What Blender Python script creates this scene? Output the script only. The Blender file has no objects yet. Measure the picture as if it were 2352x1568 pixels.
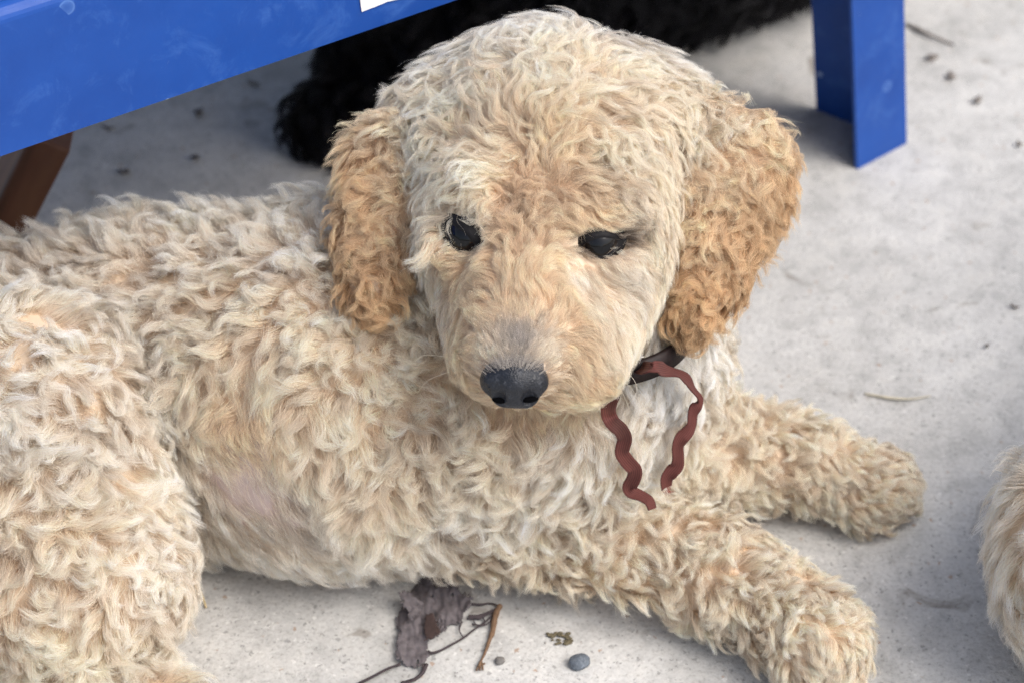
import bpy, math, random
import numpy as np
from mathutils import Vector, Matrix, noise as mnoise
rng = np.random.default_rng(7)
random.seed(7)
FUR = 1.0            # strand count multiplier
SHOW_FUR = True

# ------------------------------------------------------------------ camera, sky, sun, exposure
scene = bpy.context.scene
CAM_H, PITCH = 0.95, math.radians(40)
cam_data = bpy.data.cameras.new('camera')
cam = bpy.data.objects.new('camera', cam_data)
scene.collection.objects.link(cam)
scene.camera = cam
cam.location = (0, 0, CAM_H)
cam.rotation_euler = (math.radians(90) - PITCH, 0, 0)
cam_data.sensor_width = 22.3
cam_data.lens = 55.0
cam_data.clip_start = 0.05
cam_data.clip_end = 500
cam_data.dof.use_dof = True
cam_data.dof.focus_distance = 1.198
cam_data.dof.aperture_fstop = 5.0

world = bpy.data.worlds.new('World')
scene.world = world
world.use_nodes = True
wn, wl = world.node_tree.nodes, world.node_tree.links
wn.clear()
SUN_EL, SUN_AZ = math.radians(52), math.radians(118)      # azimuth measured from +Y towards +X
sky = wn.new('ShaderNodeTexSky'); sky.sky_type = 'NISHITA'; sky.sun_disc = False
sky.sun_elevation = SUN_EL; sky.sun_rotation = SUN_AZ
sky.air_density = 1.0; sky.dust_density = 4.0; sky.ozone_density = 1.0
hs = wn.new('ShaderNodeHueSaturation'); hs.inputs['Saturation'].default_value = 0.70
bg = wn.new('ShaderNodeBackground'); bg.inputs['Strength'].default_value = 0.14
wo = wn.new('ShaderNodeOutputWorld')
wl.new(sky.outputs[0], hs.inputs['Color']); wl.new(hs.outputs[0], bg.inputs['Color']); wl.new(bg.outputs[0], wo.inputs[0])

sun_data = bpy.data.lights.new('sun', 'SUN')
sun_data.energy = 1.25; sun_data.angle = math.radians(40); sun_data.color = (1.0, 0.98, 0.955)
sun = bpy.data.objects.new('sun', sun_data); scene.collection.objects.link(sun)
sd = Vector((math.sin(SUN_AZ) * math.cos(SUN_EL), math.cos(SUN_AZ) * math.cos(SUN_EL), math.sin(SUN_EL)))
sun.rotation_euler = sd.to_track_quat('Z', 'Y').to_euler()

vs = scene.view_settings
vs.view_transform = 'Standard'; vs.look = 'None'; vs.exposure = 0.68; vs.gamma = 1.0; vs.use_curve_mapping = False
cy = scene.cycles
cy.max_bounces = 10; cy.diffuse_bounces = 5; cy.glossy_bounces = 3; cy.transmission_bounces = 8; cy.transparent_max_bounces = 8
cy.use_denoising = True; cy.denoising_prefilter = 'NONE'; cy.denoising_input_passes = 'RGB_ALBEDO_NORMAL'
cy.sample_clamp_indirect = 4.0
try:
    scene.cycles_curves.shape = 'RIBBONS'
    scene.cycles_curves.subdivisions = 2
except Exception:
    pass

# ------------------------------------------------------------------ helpers: places measured off the photograph
FPX = 5801.0
CP, SP = math.cos(PITCH), math.sin(PITCH)
DV = np.array([0, CP, -SP]); UV = np.array([0, SP, CP]); XV = np.array([1.0, 0, 0]); CAM = np.array([0, 0, CAM_H])
def D(px, py, depth):
    return CAM + depth * (DV + XV * (px - 1176) / FPX + UV * (784 - py) / FPX)
def Z(px, py, z):
    r = DV + XV * (px - 1176) / FPX + UV * (784 - py) / FPX
    return CAM + r * ((z - CAM_H) / r[2])

def link(o, parent=None):
    scene.collection.objects.link(o)
    if parent is not None: o.parent = parent
    return o
def tag(o, label=None, cat=None, group=None, kind=None):
    if label: o['label'] = label
    if cat: o['category'] = cat
    if group: o['group'] = group
    if kind: o['kind'] = kind
    return o
def mesh_obj(name, verts, faces, mat=None, parent=None, smooth=True):
    me = bpy.data.meshes.new(name)
    me.from_pydata([tuple(v) for v in verts], [], [tuple(f) for f in faces])
    me.update()
    if smooth: me.polygons.foreach_set('use_smooth', [True] * len(me.polygons))
    if mat: me.materials.append(mat)
    return link(bpy.data.objects.new(name, me), parent)
def empty(name, loc=(0, 0, 0)):
    o = bpy.data.objects.new(name, None); o.location = loc; o.empty_display_size = 0.05
    return link(o)

# ------------------------------------------------------------------ node material helper
def new_mat(name):
    m = bpy.data.materials.new(name); m.use_nodes = True
    nt = m.node_tree; b = nt.nodes['Principled BSDF']
    return m, nt, b
def nd(nt, t, **kw):
    n = nt.nodes.new(t)
    for k, v in kw.items():
        if k.startswith('i_'): n.inputs[k[2:].replace('_', ' ')].default_value = v
        else: setattr(n, k, v)
    return n
def ramp(nt, src, stops, interp='LINEAR'):
    r = nt.nodes.new('ShaderNodeValToRGB'); r.color_ramp.interpolation = interp
    e = r.color_ramp.elements
    while len(e) < len(stops): e.new(0.5)
    for i, (p, c) in enumerate(stops):
        e[i].position = p; e[i].color = (*c, 1) if len(c) == 3 else c
    nt.links.new(src, r.inputs[0]); return r
def mix(nt, fac, a, b, mode='MIX'):
    m = nt.nodes.new('ShaderNodeMix'); m.data_type = 'RGBA'; m.blend_type = mode
    for s, v in ((m.inputs[0], fac), (m.inputs[6], a), (m.inputs[7], b)):
        if hasattr(v, 'is_output'): nt.links.new(v, s)
        elif isinstance(v, (int, float)): s.default_value = v
        else: s.default_value = (*v, 1)
    return m.outputs[2]
def simple_mat(name, col, rough=0.7, var=0.15, scale=200, bump=0.2, bdist=0.0004, spec=0.4):
    m, nt, b = new_mat(name)
    tc = nd(nt, 'ShaderNodeTexCoord')
    n = nd(nt, 'ShaderNodeTexNoise', i_Scale=scale, i_Detail=6.0, i_Roughness=0.65)
    nt.links.new(tc.outputs['Object'], n.inputs['Vector'])
    lo = tuple(c * (1 - var) for c in col); hi = tuple(min(1, c * (1 + var)) for c in col)
    r = ramp(nt, n.outputs[0], [(0.3, lo), (0.7, hi)])
    nt.links.new(r.outputs[0], b.inputs['Base Color'])
    b.inputs['Roughness'].default_value = rough
    b.inputs['Specular IOR Level'].default_value = spec
    bp = nd(nt, 'ShaderNodeBump', i_Strength=bump, i_Distance=bdist)
    nt.links.new(n.outputs[0], bp.inputs['Height']); nt.links.new(bp.outputs[0], b.inputs['Normal'])
    return m

# ------------------------------------------------------------------ materials
def mat_concrete():
    m, nt, b = new_mat('concrete')
    L = nt.links
    tc = nd(nt, 'ShaderNodeTexCoord')
    def noise(scale, detail=6, rough=0.6, dist=0.0):
        n = nd(nt, 'ShaderNodeTexNoise', i_Scale=float(scale), i_Detail=float(detail), i_Roughness=rough, i_Distortion=dist)
        L.new(tc.outputs['Object'], n.inputs['Vector']); return n.outputs[0]
    big = noise(9, 5, 0.6); mid = noise(55, 6, 0.65, 0.4); fine = noise(420, 4, 0.7); grit = noise(900, 2, 0.6)
    c0 = ramp(nt, big, [(0.35, (0.50, 0.492, 0.470)), (0.65, (0.60, 0.592, 0.570))]).outputs[0]
    f = ramp(nt, mid, [(0.35, (0.80, 0.80, 0.80)), (0.52, (0.97, 0.97, 0.97)), (0.75, (1.1, 1.09, 1.07))]).outputs[0]
    c1 = mix(nt, 1.0, c0, f, 'MULTIPLY')
    g = ramp(nt, fine, [(0.30, (0.62, 0.60, 0.58)), (0.46, (0.95, 0.95, 0.95)), (0.7, (1.12, 1.12, 1.12))]).outputs[0]
    c2 = mix(nt, 0.8, c1, g, 'MULTIPLY')
    # scattered dark and rusty sand grains of uneven outline
    wn_ = nd(nt, 'ShaderNodeTexNoise', i_Scale=500.0, i_Detail=2.0); L.new(tc.outputs['Object'], wn_.inputs['Vector'])
    wv = nd(nt, 'ShaderNodeVectorMath', operation='MULTIPLY_ADD'); L.new(wn_.outputs['Color'], wv.inputs[0]); wv.inputs[1].default_value = (0.004,) * 3; L.new(tc.outputs['Object'], wv.inputs[2])
    def specks(scale, thr, seedoff, col, c, share, opac):
        mp = nd(nt, 'ShaderNodeMapping'); mp.inputs['Location'].default_value = (seedoff, seedoff * 1.7, 0)
        L.new(wv.outputs[0], mp.inputs['Vector'])
        v = nd(nt, 'ShaderNodeTexVoronoi', i_Scale=float(scale)); L.new(mp.outputs[0], v.inputs['Vector'])
        sz = nd(nt, 'ShaderNodeSeparateColor'); L.new(v.outputs['Color'], sz.inputs[0])
        pw = nd(nt, 'ShaderNodeMath', operation='POWER'); L.new(sz.outputs[0], pw.inputs[0]); pw.inputs[1].default_value = 1.6
        mm = nd(nt, 'ShaderNodeMath', operation='MULTIPLY'); L.new(pw.outputs[0], mm.inputs[0]); mm.inputs[1].default_value = thr
        lt = nd(nt, 'ShaderNodeMath', operation='SUBTRACT'); L.new(mm.outputs[0], lt.inputs[0]); L.new(v.outputs['Distance'], lt.inputs[1])
        sm = nd(nt, 'ShaderNodeMapRange'); sm.inputs[1].default_value = 0.0; sm.inputs[2].default_value = 0.10; sm.inputs[4].default_value = opac
        L.new(lt.outputs[0], sm.inputs[0])
        sel = nd(nt, 'ShaderNodeMath', operation='GREATER_THAN'); L.new(sz.outputs[1], sel.inputs[0]); sel.inputs[1].default_value = 1 - share
        pr = nd(nt, 'ShaderNodeMath', operation='MULTIPLY'); L.new(sm.outputs[0], pr.inputs[0]); L.new(sel.outputs[0], pr.inputs[1])
        return mix(nt, pr.outputs[0], c, col)
    c3 = specks(420, 0.50, 0.0, (0.20, 0.195, 0.185), c2, 0.45, 0.6)
    c3 = specks(330, 0.45, 5.0, (0.74, 0.73, 0.70), c3, 0.3, 0.5)
    c4 = specks(150, 0.26, 3.1, (0.18, 0.175, 0.17), c3, 0.25, 0.55)
    c5 = specks(210, 0.34, 7.3, (0.36, 0.24, 0.16), c4, 0.25, 0.7)
    # soft brown-grey smudges
    st = noise(4.2, 4, 0.55, 0.8)
    sr = ramp(nt, st, [(0.55, (1, 1, 1)), (0.72, (0.80, 0.775, 0.75))]).outputs[0]
    c6 = mix(nt, 1.0, c5, sr, 'MULTIPLY')
    st2 = noise(34, 3, 0.5, 1.2)
    sr2 = ramp(nt, st2, [(0.64, (1, 1, 1)), (0.74, (0.66, 0.63, 0.60))]).outputs[0]
    c7 = mix(nt, 1.0, c6, sr2, 'MULTIPLY')
    L.new(c7, b.inputs['Base Color'])
    b.inputs['Roughness'].default_value = 0.92; b.inputs['Specular IOR Level'].default_value = 0.2
    bp = nd(nt, 'ShaderNodeBump', i_Strength=0.8, i_Distance=0.0007); L.new(fine, bp.inputs['Height'])
    bp2 = nd(nt, 'ShaderNodeBump', i_Strength=0.5, i_Distance=0.0025); L.new(mid, bp2.inputs['Height']); L.new(bp.outputs[0], bp2.inputs['Normal'])
    bp3 = nd(nt, 'ShaderNodeBump', i_Strength=0.4, i_Distance=0.0005); L.new(grit, bp3.inputs['Height']); L.new(bp2.outputs[0], bp3.inputs['Normal'])
    L.new(bp3.outputs[0], b.inputs['Normal'])
    return m

def mat_blue():
    m, nt, b = new_mat('blue_paint')
    L = nt.links
    tc = nd(nt, 'ShaderNodeTexCoord')
    def noise(scale, detail=6, rough=0.6, dist=0.0, stretch=None):
        src = tc.outputs['Object']
        if stretch:
            mp = nd(nt, 'ShaderNodeMapping'); mp.inputs['Scale'].default_value = stretch
            L.new(src, mp.inputs['Vector']); src = mp.outputs[0]
        n = nd(nt, 'ShaderNodeTexNoise', i_Scale=float(scale), i_Detail=float(detail), i_Roughness=rough, i_Distortion=dist)
        L.new(src, n.inputs['Vector']); return n.outputs[0]
    c = ramp(nt, noise(14, 5, 0.6), [(0.3, (0.008, 0.052, 0.26)), (0.7, (0.013, 0.075, 0.34))]).outputs[0]
    dust = ramp(nt, noise(38, 8, 0.75, 0.6), [(0.52, (0, 0, 0)), (0.78, (0.55, 0.55, 0.55))]).outputs[0]
    c = mix(nt, dust, c, (0.07, 0.18, 0.50))
    b.inputs['Specular IOR Level'].default_value = 0.3
    scr = ramp(nt, noise(55, 8, 0.8, 2.0, (1.0, 1.0, 0.18)), [(0.665, (0, 0, 0)), (0.74, (0.7, 0.7, 0.7))]).outputs[0]
    c = mix(nt, scr, c, (0.38, 0.48, 0.68))
    v = nd(nt, 'ShaderNodeTexVoronoi', i_Scale=85.0); L.new(tc.outputs['Object'], v.inputs['Vector'])
    sp = nd(nt, 'ShaderNodeSeparateColor'); L.new(v.outputs['Color'], sp.inputs[0])
    a = nd(nt, 'ShaderNodeMath', operation='LESS_THAN'); L.new(v.outputs['Distance'], a.inputs[0]); a.inputs[1].default_value = 0.16
    g = nd(nt, 'ShaderNodeMath', operation='GREATER_THAN'); L.new(sp.outputs[0], g.inputs[0]); g.inputs[1].default_value = 0.90
    pr = nd(nt, 'ShaderNodeMath', operation='MULTIPLY'); L.new(a.outputs[0], pr.inputs[0]); L.new(g.outputs[0], pr.inputs[1])
    c = mix(nt, pr.outputs[0], c, (0.30, 0.42, 0.66))
    fl = ramp(nt, noise(240, 6, 0.85, 0.5), [(0.70, (0, 0, 0)), (0.76, (0.75, 0.75, 0.75))]).outputs[0]
    c = mix(nt, fl, c, (0.30, 0.42, 0.66))
    v2 = nd(nt, 'ShaderNodeTexVoronoi', i_Scale=46.0); L.new(tc.outputs['Object'], v2.inputs['Vector'])
    s2 = nd(nt, 'ShaderNodeSeparateColor'); L.new(v2.outputs['Color'], s2.inputs[0])
    g2 = nd(nt, 'ShaderNodeMath', operation='GREATER_THAN'); L.new(s2.outputs[1], g2.inputs[0]); g2.inputs[1].default_value = 0.84
    r2_ = ramp(nt, v2.outputs['Distance'], [(0.05, (0.12,) * 3), (0.14, (0.22,) * 3), (0.17, (0.45,) * 3), (0.20, (0, 0, 0))]).outputs[0]
    p2 = nd(nt, 'ShaderNodeMath', operation='MULTIPLY'); L.new(g2.outputs[0], p2.inputs[0]); L.new(r2_, p2.inputs[1])
    c = mix(nt, p2.outputs[0], c, (0.16, 0.30, 0.62))
    rust = ramp(nt, noise(24, 9, 0.82, 1.0), [(0.715, (0, 0, 0)), (0.75, (1, 1, 1))]).outputs[0]
    c = mix(nt, rust, c, (0.22, 0.10, 0.09))
    L.new(c, b.inputs['Base Color'])
    rr = ramp(nt, noise(60, 6, 0.7), [(0.3, (0.34,) * 3), (0.7, (0.55,) * 3)]).outputs[0]
    L.new(rr, b.inputs['Roughness'])
    bp = nd(nt, 'ShaderNodeBump', i_Strength=0.25, i_Distance=0.0006); L.new(noise(120, 5, 0.6), bp.inputs['Height'])
    L.new(bp.outputs[0], b.inputs['Normal'])
    return m

def mat_fur(name, rough=0.42):
    m = bpy.data.materials.new(name); m.use_nodes = True
    nt = m.node_tree; nt.nodes.clear(); L = nt.links
    out = nd(nt, 'ShaderNodeOutputMaterial')
    at = nd(nt, 'ShaderNodeAttribute', attribute_name='fur_color')
    d = nd(nt, 'ShaderNodeBsdfPrincipled'); L.new(at.outputs['Color'], d.inputs['Base Color'])
    d.inputs['Roughness'].default_value = rough; d.inputs['Specular IOR Level'].default_value = 0.35
    tr = nd(nt, 'ShaderNodeBsdfTranslucent'); L.new(at.outputs['Color'], tr.inputs['Color'])
    mx = nd(nt, 'ShaderNodeMixShader'); mx.inputs[0].default_value = 0.42
    L.new(d.outputs[0], mx.inputs[1]); L.new(tr.outputs[0], mx.inputs[2]); L.new(mx.outputs[0], out.inputs[0])
    return m

M = dict(
    concrete=mat_concrete(), blue=mat_blue(), fur=mat_fur('cream_fur'), black_fur=mat_fur('black_fur', 0.3),
    skin=simple_mat('dog_skin', (0.62, 0.49, 0.36), 0.8, 0.1, 60, 0.1),
    pink=simple_mat('pink_skin', (0.58, 0.46, 0.43), 0.6, 0.1, 60, 0.1),
    muzzle=simple_mat('muzzle_skin', (0.07, 0.065, 0.07), 0.8, 0.2, 200, 0.3),
    black_skin=simple_mat('black_dog_skin', (0.012, 0.011, 0.012), 0.8, 0.2, 60, 0.1),
)

# ------------------------------------------------------------------ implicit bodies
def norm(v): return v / np.maximum(np.linalg.norm(v, axis=-1, keepdims=True), 1e-12)
class Body:
    """smooth union of tapered limbs and ellipsoids; value < 0 inside"""
    def __init__(s): s.p = []
    def cone(s, a, b, ra, rb, k=0.02): s.p.append(('c', np.array(a, float), np.array(b, float), ra, rb, k)); return s
    def ball(s, a, r, k=0.02): return s.cone(a, np.array(a, float) + np.array([0, 0, 1e-5]), r, r, k)
    def ell(s, c, r, R=None, k=0.02, sub=False):
        s.p.append(('s' if sub else 'e', np.array(c, float), np.array(r, float), np.eye(3) if R is None else np.array(R), 0, k)); return s
    def flap(s, pts, o, ax, th, k=0.008, bend=0.0, kk=0.012):
        """a thick leather flap: 2-D blobs (u, v, r) in the plane o + u*ax0 + v*ax1, thickness th along ax2"""
        s.p.append(('f', pts, np.array(o, float), np.array(ax), (th, bend, kk), k)); return s
    def __call__(s, P):
        d = None
        for q in s.p:
            if q[0] == 'c':
                _, a, b, ra, rb, k = q
                ba = b - a; pa = P - a
                h = np.clip((pa @ ba) / (ba @ ba), 0, 1)
                e = np.linalg.norm(pa - h[:, None] * ba, axis=1) - (ra + (rb - ra) * h)
            elif q[0] in 'es':
                _, c, r, R, _, k = q
                l = (P - c) @ R
                k0 = np.linalg.norm(l / r, axis=1); k1 = np.linalg.norm(l / (r * r), axis=1) + 1e-9
                e = k0 * (k0 - 1) / k1
            else:
                _, pts, o, ax, (th, bend, kk), k = q
                l = (P - o) @ ax.T
                dd = None
                for (u0, v0, r0, u1, v1, r1) in pts:
                    a = np.array([u0, v0]); b = np.array([u1, v1]); ba = b - a; pa = l[:, :2] - a
                    h = np.clip((pa @ ba) / (ba @ ba + 1e-12), 0, 1)
                    x = np.linalg.norm(pa - h[:, None] * ba, axis=1) - (r0 + (r1 - r0) * h)
                    if dd is None: dd = x
                    else:
                        hh = np.maximum(kk - np.abs(dd - x), 0) / kk; dd = np.minimum(dd, x) - hh * hh * kk / 4
                w = l[:, 2] + bend * (l[:, 0] ** 2)
                e = np.sqrt(np.maximum(dd + th, 0) ** 2 + w * w) - th
            if q[0] == 's':
                hh = np.maximum(k - np.abs(d + e), 0) / k; d = np.maximum(d, -e) + hh * hh * k / 4
            elif d is None: d = e
            else:
                hh = np.maximum(k - np.abs(d - e), 0) / k; d = np.minimum(d, e) - hh * hh * k / 4
        return d
    def grad(s, P, h=0.0012):
        g = np.zeros_like(P)
        for e in ((1, 1, 1), (1, -1, -1), (-1, 1, -1), (-1, -1, 1)):
            e = np.array(e, float); g += e * s(P + e * h)[:, None]
        return norm(g)
    def mesh(s, lo, hi, step):
        lo = np.array(lo, float); n = np.ceil((np.array(hi) - lo) / step).astype(int) + 1
        ax = [lo[i] + step * np.arange(n[i]) for i in range(3)]
        G = np.empty(n)
        for i in range(n[0]):
            Y, Zz = np.meshgrid(ax[1], ax[2], indexing='ij')
            pts = np.stack([np.full(Y.size, ax[0][i]), Y.ravel(), Zz.ravel()], 1)
            G[i] = s(pts).reshape(n[1], n[2])
        ins = G < 0
        c = np.zeros(n - 1, int)
        for dx in (0, 1):
            for dy in (0, 1):
                for dz in (0, 1):
                    c += ins[dx:n[0] - 1 + dx, dy:n[1] - 1 + dy, dz:n[2] - 1 + dz]
        act = (c > 0) & (c < 8)
        idx = -np.ones(n - 1, int); idx[act] = np.arange(act.sum())
        V = lo + step * (np.argwhere(act) + 0.5)
        for _ in range(4):
            V = V - s.grad(V) * np.clip(s(V), -step, step)[:, None]
        F = []
        for a in range(3):
            b, cc = (a + 1) % 3, (a + 2) % 3
            sl0 = [slice(None)] * 3; sl1 = [slice(None)] * 3
            sl0[a] = slice(0, n[a] - 1); sl1[a] = slice(1, n[a])
            e0, e1 = ins[tuple(sl0)], ins[tuple(sl1)]
            ch = np.argwhere(e0 != e1)
            ok = (ch[:, b] > 0) & (ch[:, cc] > 0) & (ch[:, b] < n[b] - 1) & (ch[:, cc] < n[cc] - 1)
            ch = ch[ok]
            def get(db, dc):
                q = ch.copy(); q[:, b] -= db; q[:, cc] -= dc
                return idx[q[:, 0], q[:, 1], q[:, 2]]
            q = np.stack([get(1, 1), get(0, 1), get(0, 0), get(1, 0)], 1)
            flip = ~e0[tuple(ch.T)]
            q[flip] = q[flip][:, ::-1]
            F.append(q)
        return V, np.concatenate(F)

def fast_mesh(name, V, F, mats, parent=None, matidx=None):
    me = bpy.data.meshes.new(name)
    me.vertices.add(len(V)); me.vertices.foreach_set('co', V.astype(np.float32).ravel())
    me.loops.add(F.size); me.loops.foreach_set('vertex_index', F.astype(np.int32).ravel())
    me.polygons.add(len(F))
    me.polygons.foreach_set('loop_start', np.arange(0, F.size, 4, dtype=np.int32))
    me.polygons.foreach_set('loop_total', np.full(len(F), 4, np.int32))
    me.update(calc_edges=True); me.validate()
    me.polygons.foreach_set('use_smooth', [True] * len(me.polygons))
    for m in mats: me.materials.append(m)
    if matidx is not None and len(me.polygons) == len(matidx): me.polygons.foreach_set('material_index', matidx.astype(np.int32))
    return link(bpy.data.objects.new(name, me), parent)

# ------------------------------------------------------------------ fur
_h = rng.uniform(-1, 1, (64, 3)); _ph = rng.uniform(0, 6.28, 64)
def wob(P, freq, seed=0, n=6):
    """cheap smooth random field in about -1..1"""
    r = np.random.default_rng(seed); v = np.zeros(len(P))
    for i in range(n):
        k = r.normal(size=3); k = k / np.linalg.norm(k) * freq * r.uniform(0.6, 1.6) * 6.28
        v += np.sin(P @ k + r.uniform(0, 6.28))
    return v / math.sqrt(n / 2) * 0.7

def sample_surface(V, F, n, weight=None):
    A, B, Cc, Dd = V[F[:, 0]], V[F[:, 1]], V[F[:, 2]], V[F[:, 3]]
    cen = (A + B + Cc + Dd) / 4
    ar = 0.5 * np.linalg.norm(np.cross(Cc - A, Dd - B), axis=1)
    w = ar * (weight(cen) if weight else 1)
    w = w / w.sum()
    f = rng.choice(len(F), n, p=w)
    u, v = rng.random(n)[:, None], rng.random(n)[:, None]
    return (A[f] * (1 - u) + B[f] * u) * (1 - v) + (Dd[f] * (1 - u) + Cc[f] * u) * v

def grow(name, body, roots, style, parent, mat, kids=26, K=9, radius=4.2e-5, spread=0.0045):
    """roots: guide roots; style(P) -> dict of arrays: flow, length, lift, curl, wave, clump, root/tip colours, frizz"""
    n = len(roots)
    roots = roots - body.grad(roots) * body(roots)[:, None]
    st = style(roots)
    L = st['length'] * rng.uniform(0.62, 1.32, n)
    pos = roots.copy(); G = [pos.copy()]
    ang0 = st['swirl'] * (wob(roots, 28, 3) * 1.0 + wob(roots, 70, 9) * 0.4 + rng.normal(size=n) * 0.20)
    sgn = np.where(wob(roots, 45, 5) + rng.normal(size=n) * 0.35 > 0, 1.0, -1.0)
    ph = 2.6 * wob(roots, 22, 17) + rng.normal(size=n) * 0.9
    turns = st['turns']; lockh = rng.uniform(0.35, 1.35, n)
    for k in range(1, K):
        t = k / (K - 1)
        N = body.grad(pos); fl = st['flow'](pos)
        T = norm(fl - N * np.sum(fl * N, 1, keepdims=True)); B = np.cross(N, T)
        th = ang0 + sgn * st['curl'] * (t - 0.35) + st['wave'] * np.sin(6.283 * turns * t + ph)
        el = st['lift'] * (1 - t) ** 0.8 + st['lift_end'] * t
        d = (np.cos(el) * np.cos(th))[:, None] * T + (np.cos(el) * np.sin(th))[:, None] * B + np.sin(el)[:, None] * N
        pos = pos + d * (L / (K - 1))[:, None]
        dist = body(pos)
        want = st['height'] * np.sin(min(t * 1.9, 1.57)) * lockh * (1 + 0.35 * np.sin(ph + t * 4))
        corr = np.clip(want - dist, -0.003, 0.003) * 0.45
        pos = pos + N * corr[:, None]
        low = pos[:, 2] < 0.0012
        pos[low, 2] = 0.0012 + 0.003 * rng.random(low.sum())
        G.append(pos.copy())
    G = np.stack(G, 1)                              # n,K,3
    N0 = body.grad(roots)
    a = norm(np.cross(N0, rng.normal(size=(n, 3)))); b = np.cross(N0, a)
    m = n * kids
    gi = np.repeat(np.arange(n), kids)
    rr = np.sqrt(rng.random(m)) * spread * st.get('spread', np.ones(n))[gi]; aa = rng.uniform(0, 6.283, m)
    off = a[gi] * (rr * np.cos(aa))[:, None] + b[gi] * (rr * np.sin(aa))[:, None]
    R = roots[gi] + off
    R = R - body.grad(R) * (body(R) + 0.0006)[:, None]
    off = R - roots[gi]
    keep = st['keep'](R) if 'keep' in st else None
    t = np.linspace(0, 1, K)
    fly = rng.random(m) < 0.07
    c = st['clump'][gi] * np.where(fly, 0.25, rng.uniform(0.75, 1.08, m))
    pull = 1 - c[:, None] * (t[None] ** 0.75)
    scale = rng.uniform(0.72, 1.06, m)              # strands end at different lengths
    s = scale[:, None] * t[None] * (K - 1)
    i0 = np.clip(s.astype(int), 0, K - 2); fr = s - i0
    Gg = G[gi]
    ar = np.arange(m)[:, None]
    base = Gg[ar, i0] * (1 - fr)[..., None] + Gg[ar, i0 + 1] * fr[..., None]
    S = base + off[:, None, :] * pull[..., None]
    fz = st['frizz'][gi] * np.where(fly, 3.0, 1.0)
    d1 = rng.normal(size=(m, 3)); d2 = rng.normal(size=(m, 3))
    f1 = rng.uniform(0.5, 1.6, m); p1 = rng.uniform(0, 6.28, m)
    S += (fz[:, None] * t[None] * np.sin(6.28 * f1[:, None] * t[None] + p1[:, None]))[..., None] * d1[:, None, :]
    S += (fz[:, None] * 0.6 * t[None] ** 1.5)[..., None] * d2[:, None, :]
    S[..., 2] = np.maximum(S[..., 2], 0.0006)
    br = (1 + 0.12 * rng.normal(size=m) + (0.09 * rng.normal(size=n))[gi] + 0.05 * wob(R, 18, 21))
    col = st['color'](R)                             # (root, tip)
    cr, ct = col
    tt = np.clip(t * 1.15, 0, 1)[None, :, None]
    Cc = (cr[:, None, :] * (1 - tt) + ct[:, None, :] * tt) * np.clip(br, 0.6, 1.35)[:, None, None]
    Cc = np.clip(Cc, 0.002, 0.93)
    if 'clear' in st:                                 # hair does not lie across the open eye, save a few strands
        q = st['clear'](S.reshape(-1, 3)).reshape(m, K).min(1)
        keep = keep & ((q > 0.80) | (rng.random(m) < 0.012))
    if keep is not None:
        S, Cc = S[keep], Cc[keep]; m = len(S)
    rad = radius * (1 - 0.75 * t ** 2.5)
    Rr = np.repeat(rad[None], m, 0) * rng.uniform(0.75, 1.25, m)[:, None]
    return add_curves(name, S, Rr, Cc, parent, mat)

def add_curves(name, S, Rr, Cc, parent, mat):
    m, K = S.shape[:2]; pass
    hc = bpy.data.hair_curves.new(name)
    hc.add_curves([K] * m)
    hc.position_data.foreach_set('vector', S.astype(np.float32).ravel())
    ra = hc.attributes.get('radius') or hc.attributes.new('radius', 'FLOAT', 'POINT')
    ra.data.foreach_set('value', Rr.astype(np.float32).ravel())
    ca = hc.attributes.new('fur_color', 'FLOAT_COLOR', 'POINT')
    ca.data.foreach_set('color', np.concatenate([Cc, np.ones((m, K, 1))], 2).astype(np.float32).ravel())
    hc.materials.append(mat)
    return link(bpy.data.objects.new(name, hc), parent)

# ------------------------------------------------------------------ ground
gs = 60.0
ground = mesh_obj('ground', [(-gs, -gs, 0), (gs, -gs, 0), (gs, gs, 0), (-gs, gs, 0)], [(0, 1, 2, 3)], M['concrete'])
tag(ground, 'pale speckled concrete slab', kind='structure')

# ------------------------------------------------------------------ the cream puppy
def hump(P, c, r):
    d = np.linalg.norm(P - np.array(c), axis=1) / r
    return np.clip(1 - d, 0, 1) ** 0.7 if False else np.exp(-(d ** 2))
dog = Body()
dog.ball(D(1218, 400, 1.245), 0.051, 0.02)
dog.ball(D(1308, 400, 1.245), 0.051, 0.02)
dog.ball(D(1262, 352, 1.262), 0.053, 0.02)
dog.ball(D(1020, 330, 1.262), 0.027, 0.02); dog.ball(D(1515, 325, 1.262), 0.027, 0.02)
dog.cone(D(1108, 478, 1.205), D(1385, 486, 1.205), 0.0215, 0.0225, 0.016)     # brow
dog.cone(D(1232, 590, 1.207), D(1188, 778, 1.170), 0.037, 0.0255, 0.018)      # muzzle
dog.ball(D(1096, 602, 1.218), 0.0225, 0.02); dog.ball(D(1390, 606, 1.218), 0.025, 0.02)
dog.ball(D(1345, 722, 1.210), 0.026, 0.018); dog.ball(D(1128, 735, 1.205), 0.019, 0.018)
dog.ball(D(1118, 815, 1.186), 0.016, 0.012); dog.ball(D(1318, 815, 1.192), 0.023, 0.014)
dog.cone(D(1180, 858, 1.192), D(1300, 855, 1.205), 0.014, 0.016, 0.012)
dog.cone(D(1270, 560, 1.275), (0.03, 1.00, 0.12), 0.052, 0.066, 0.03)       # neck
dog.cone((0.02, 1.004, 0.100), (-0.095, 0.992, 0.090), 0.077, 0.081, 0.03)    # ribs
dog.cone((-0.095, 0.986, 0.086), (-0.185, 1.015, 0.088), 0.082, 0.061, 0.03)
dog.cone((-0.185, 1.015, 0.088), (-0.33, 0.985, 0.082), 0.061, 0.068, 0.03)    # loin and hip
dog.cone((-0.075, 0.982, 0.050), (-0.160, 0.978, 0.034), 0.048, 0.036, 0.03)     # belly on the ground
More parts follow.
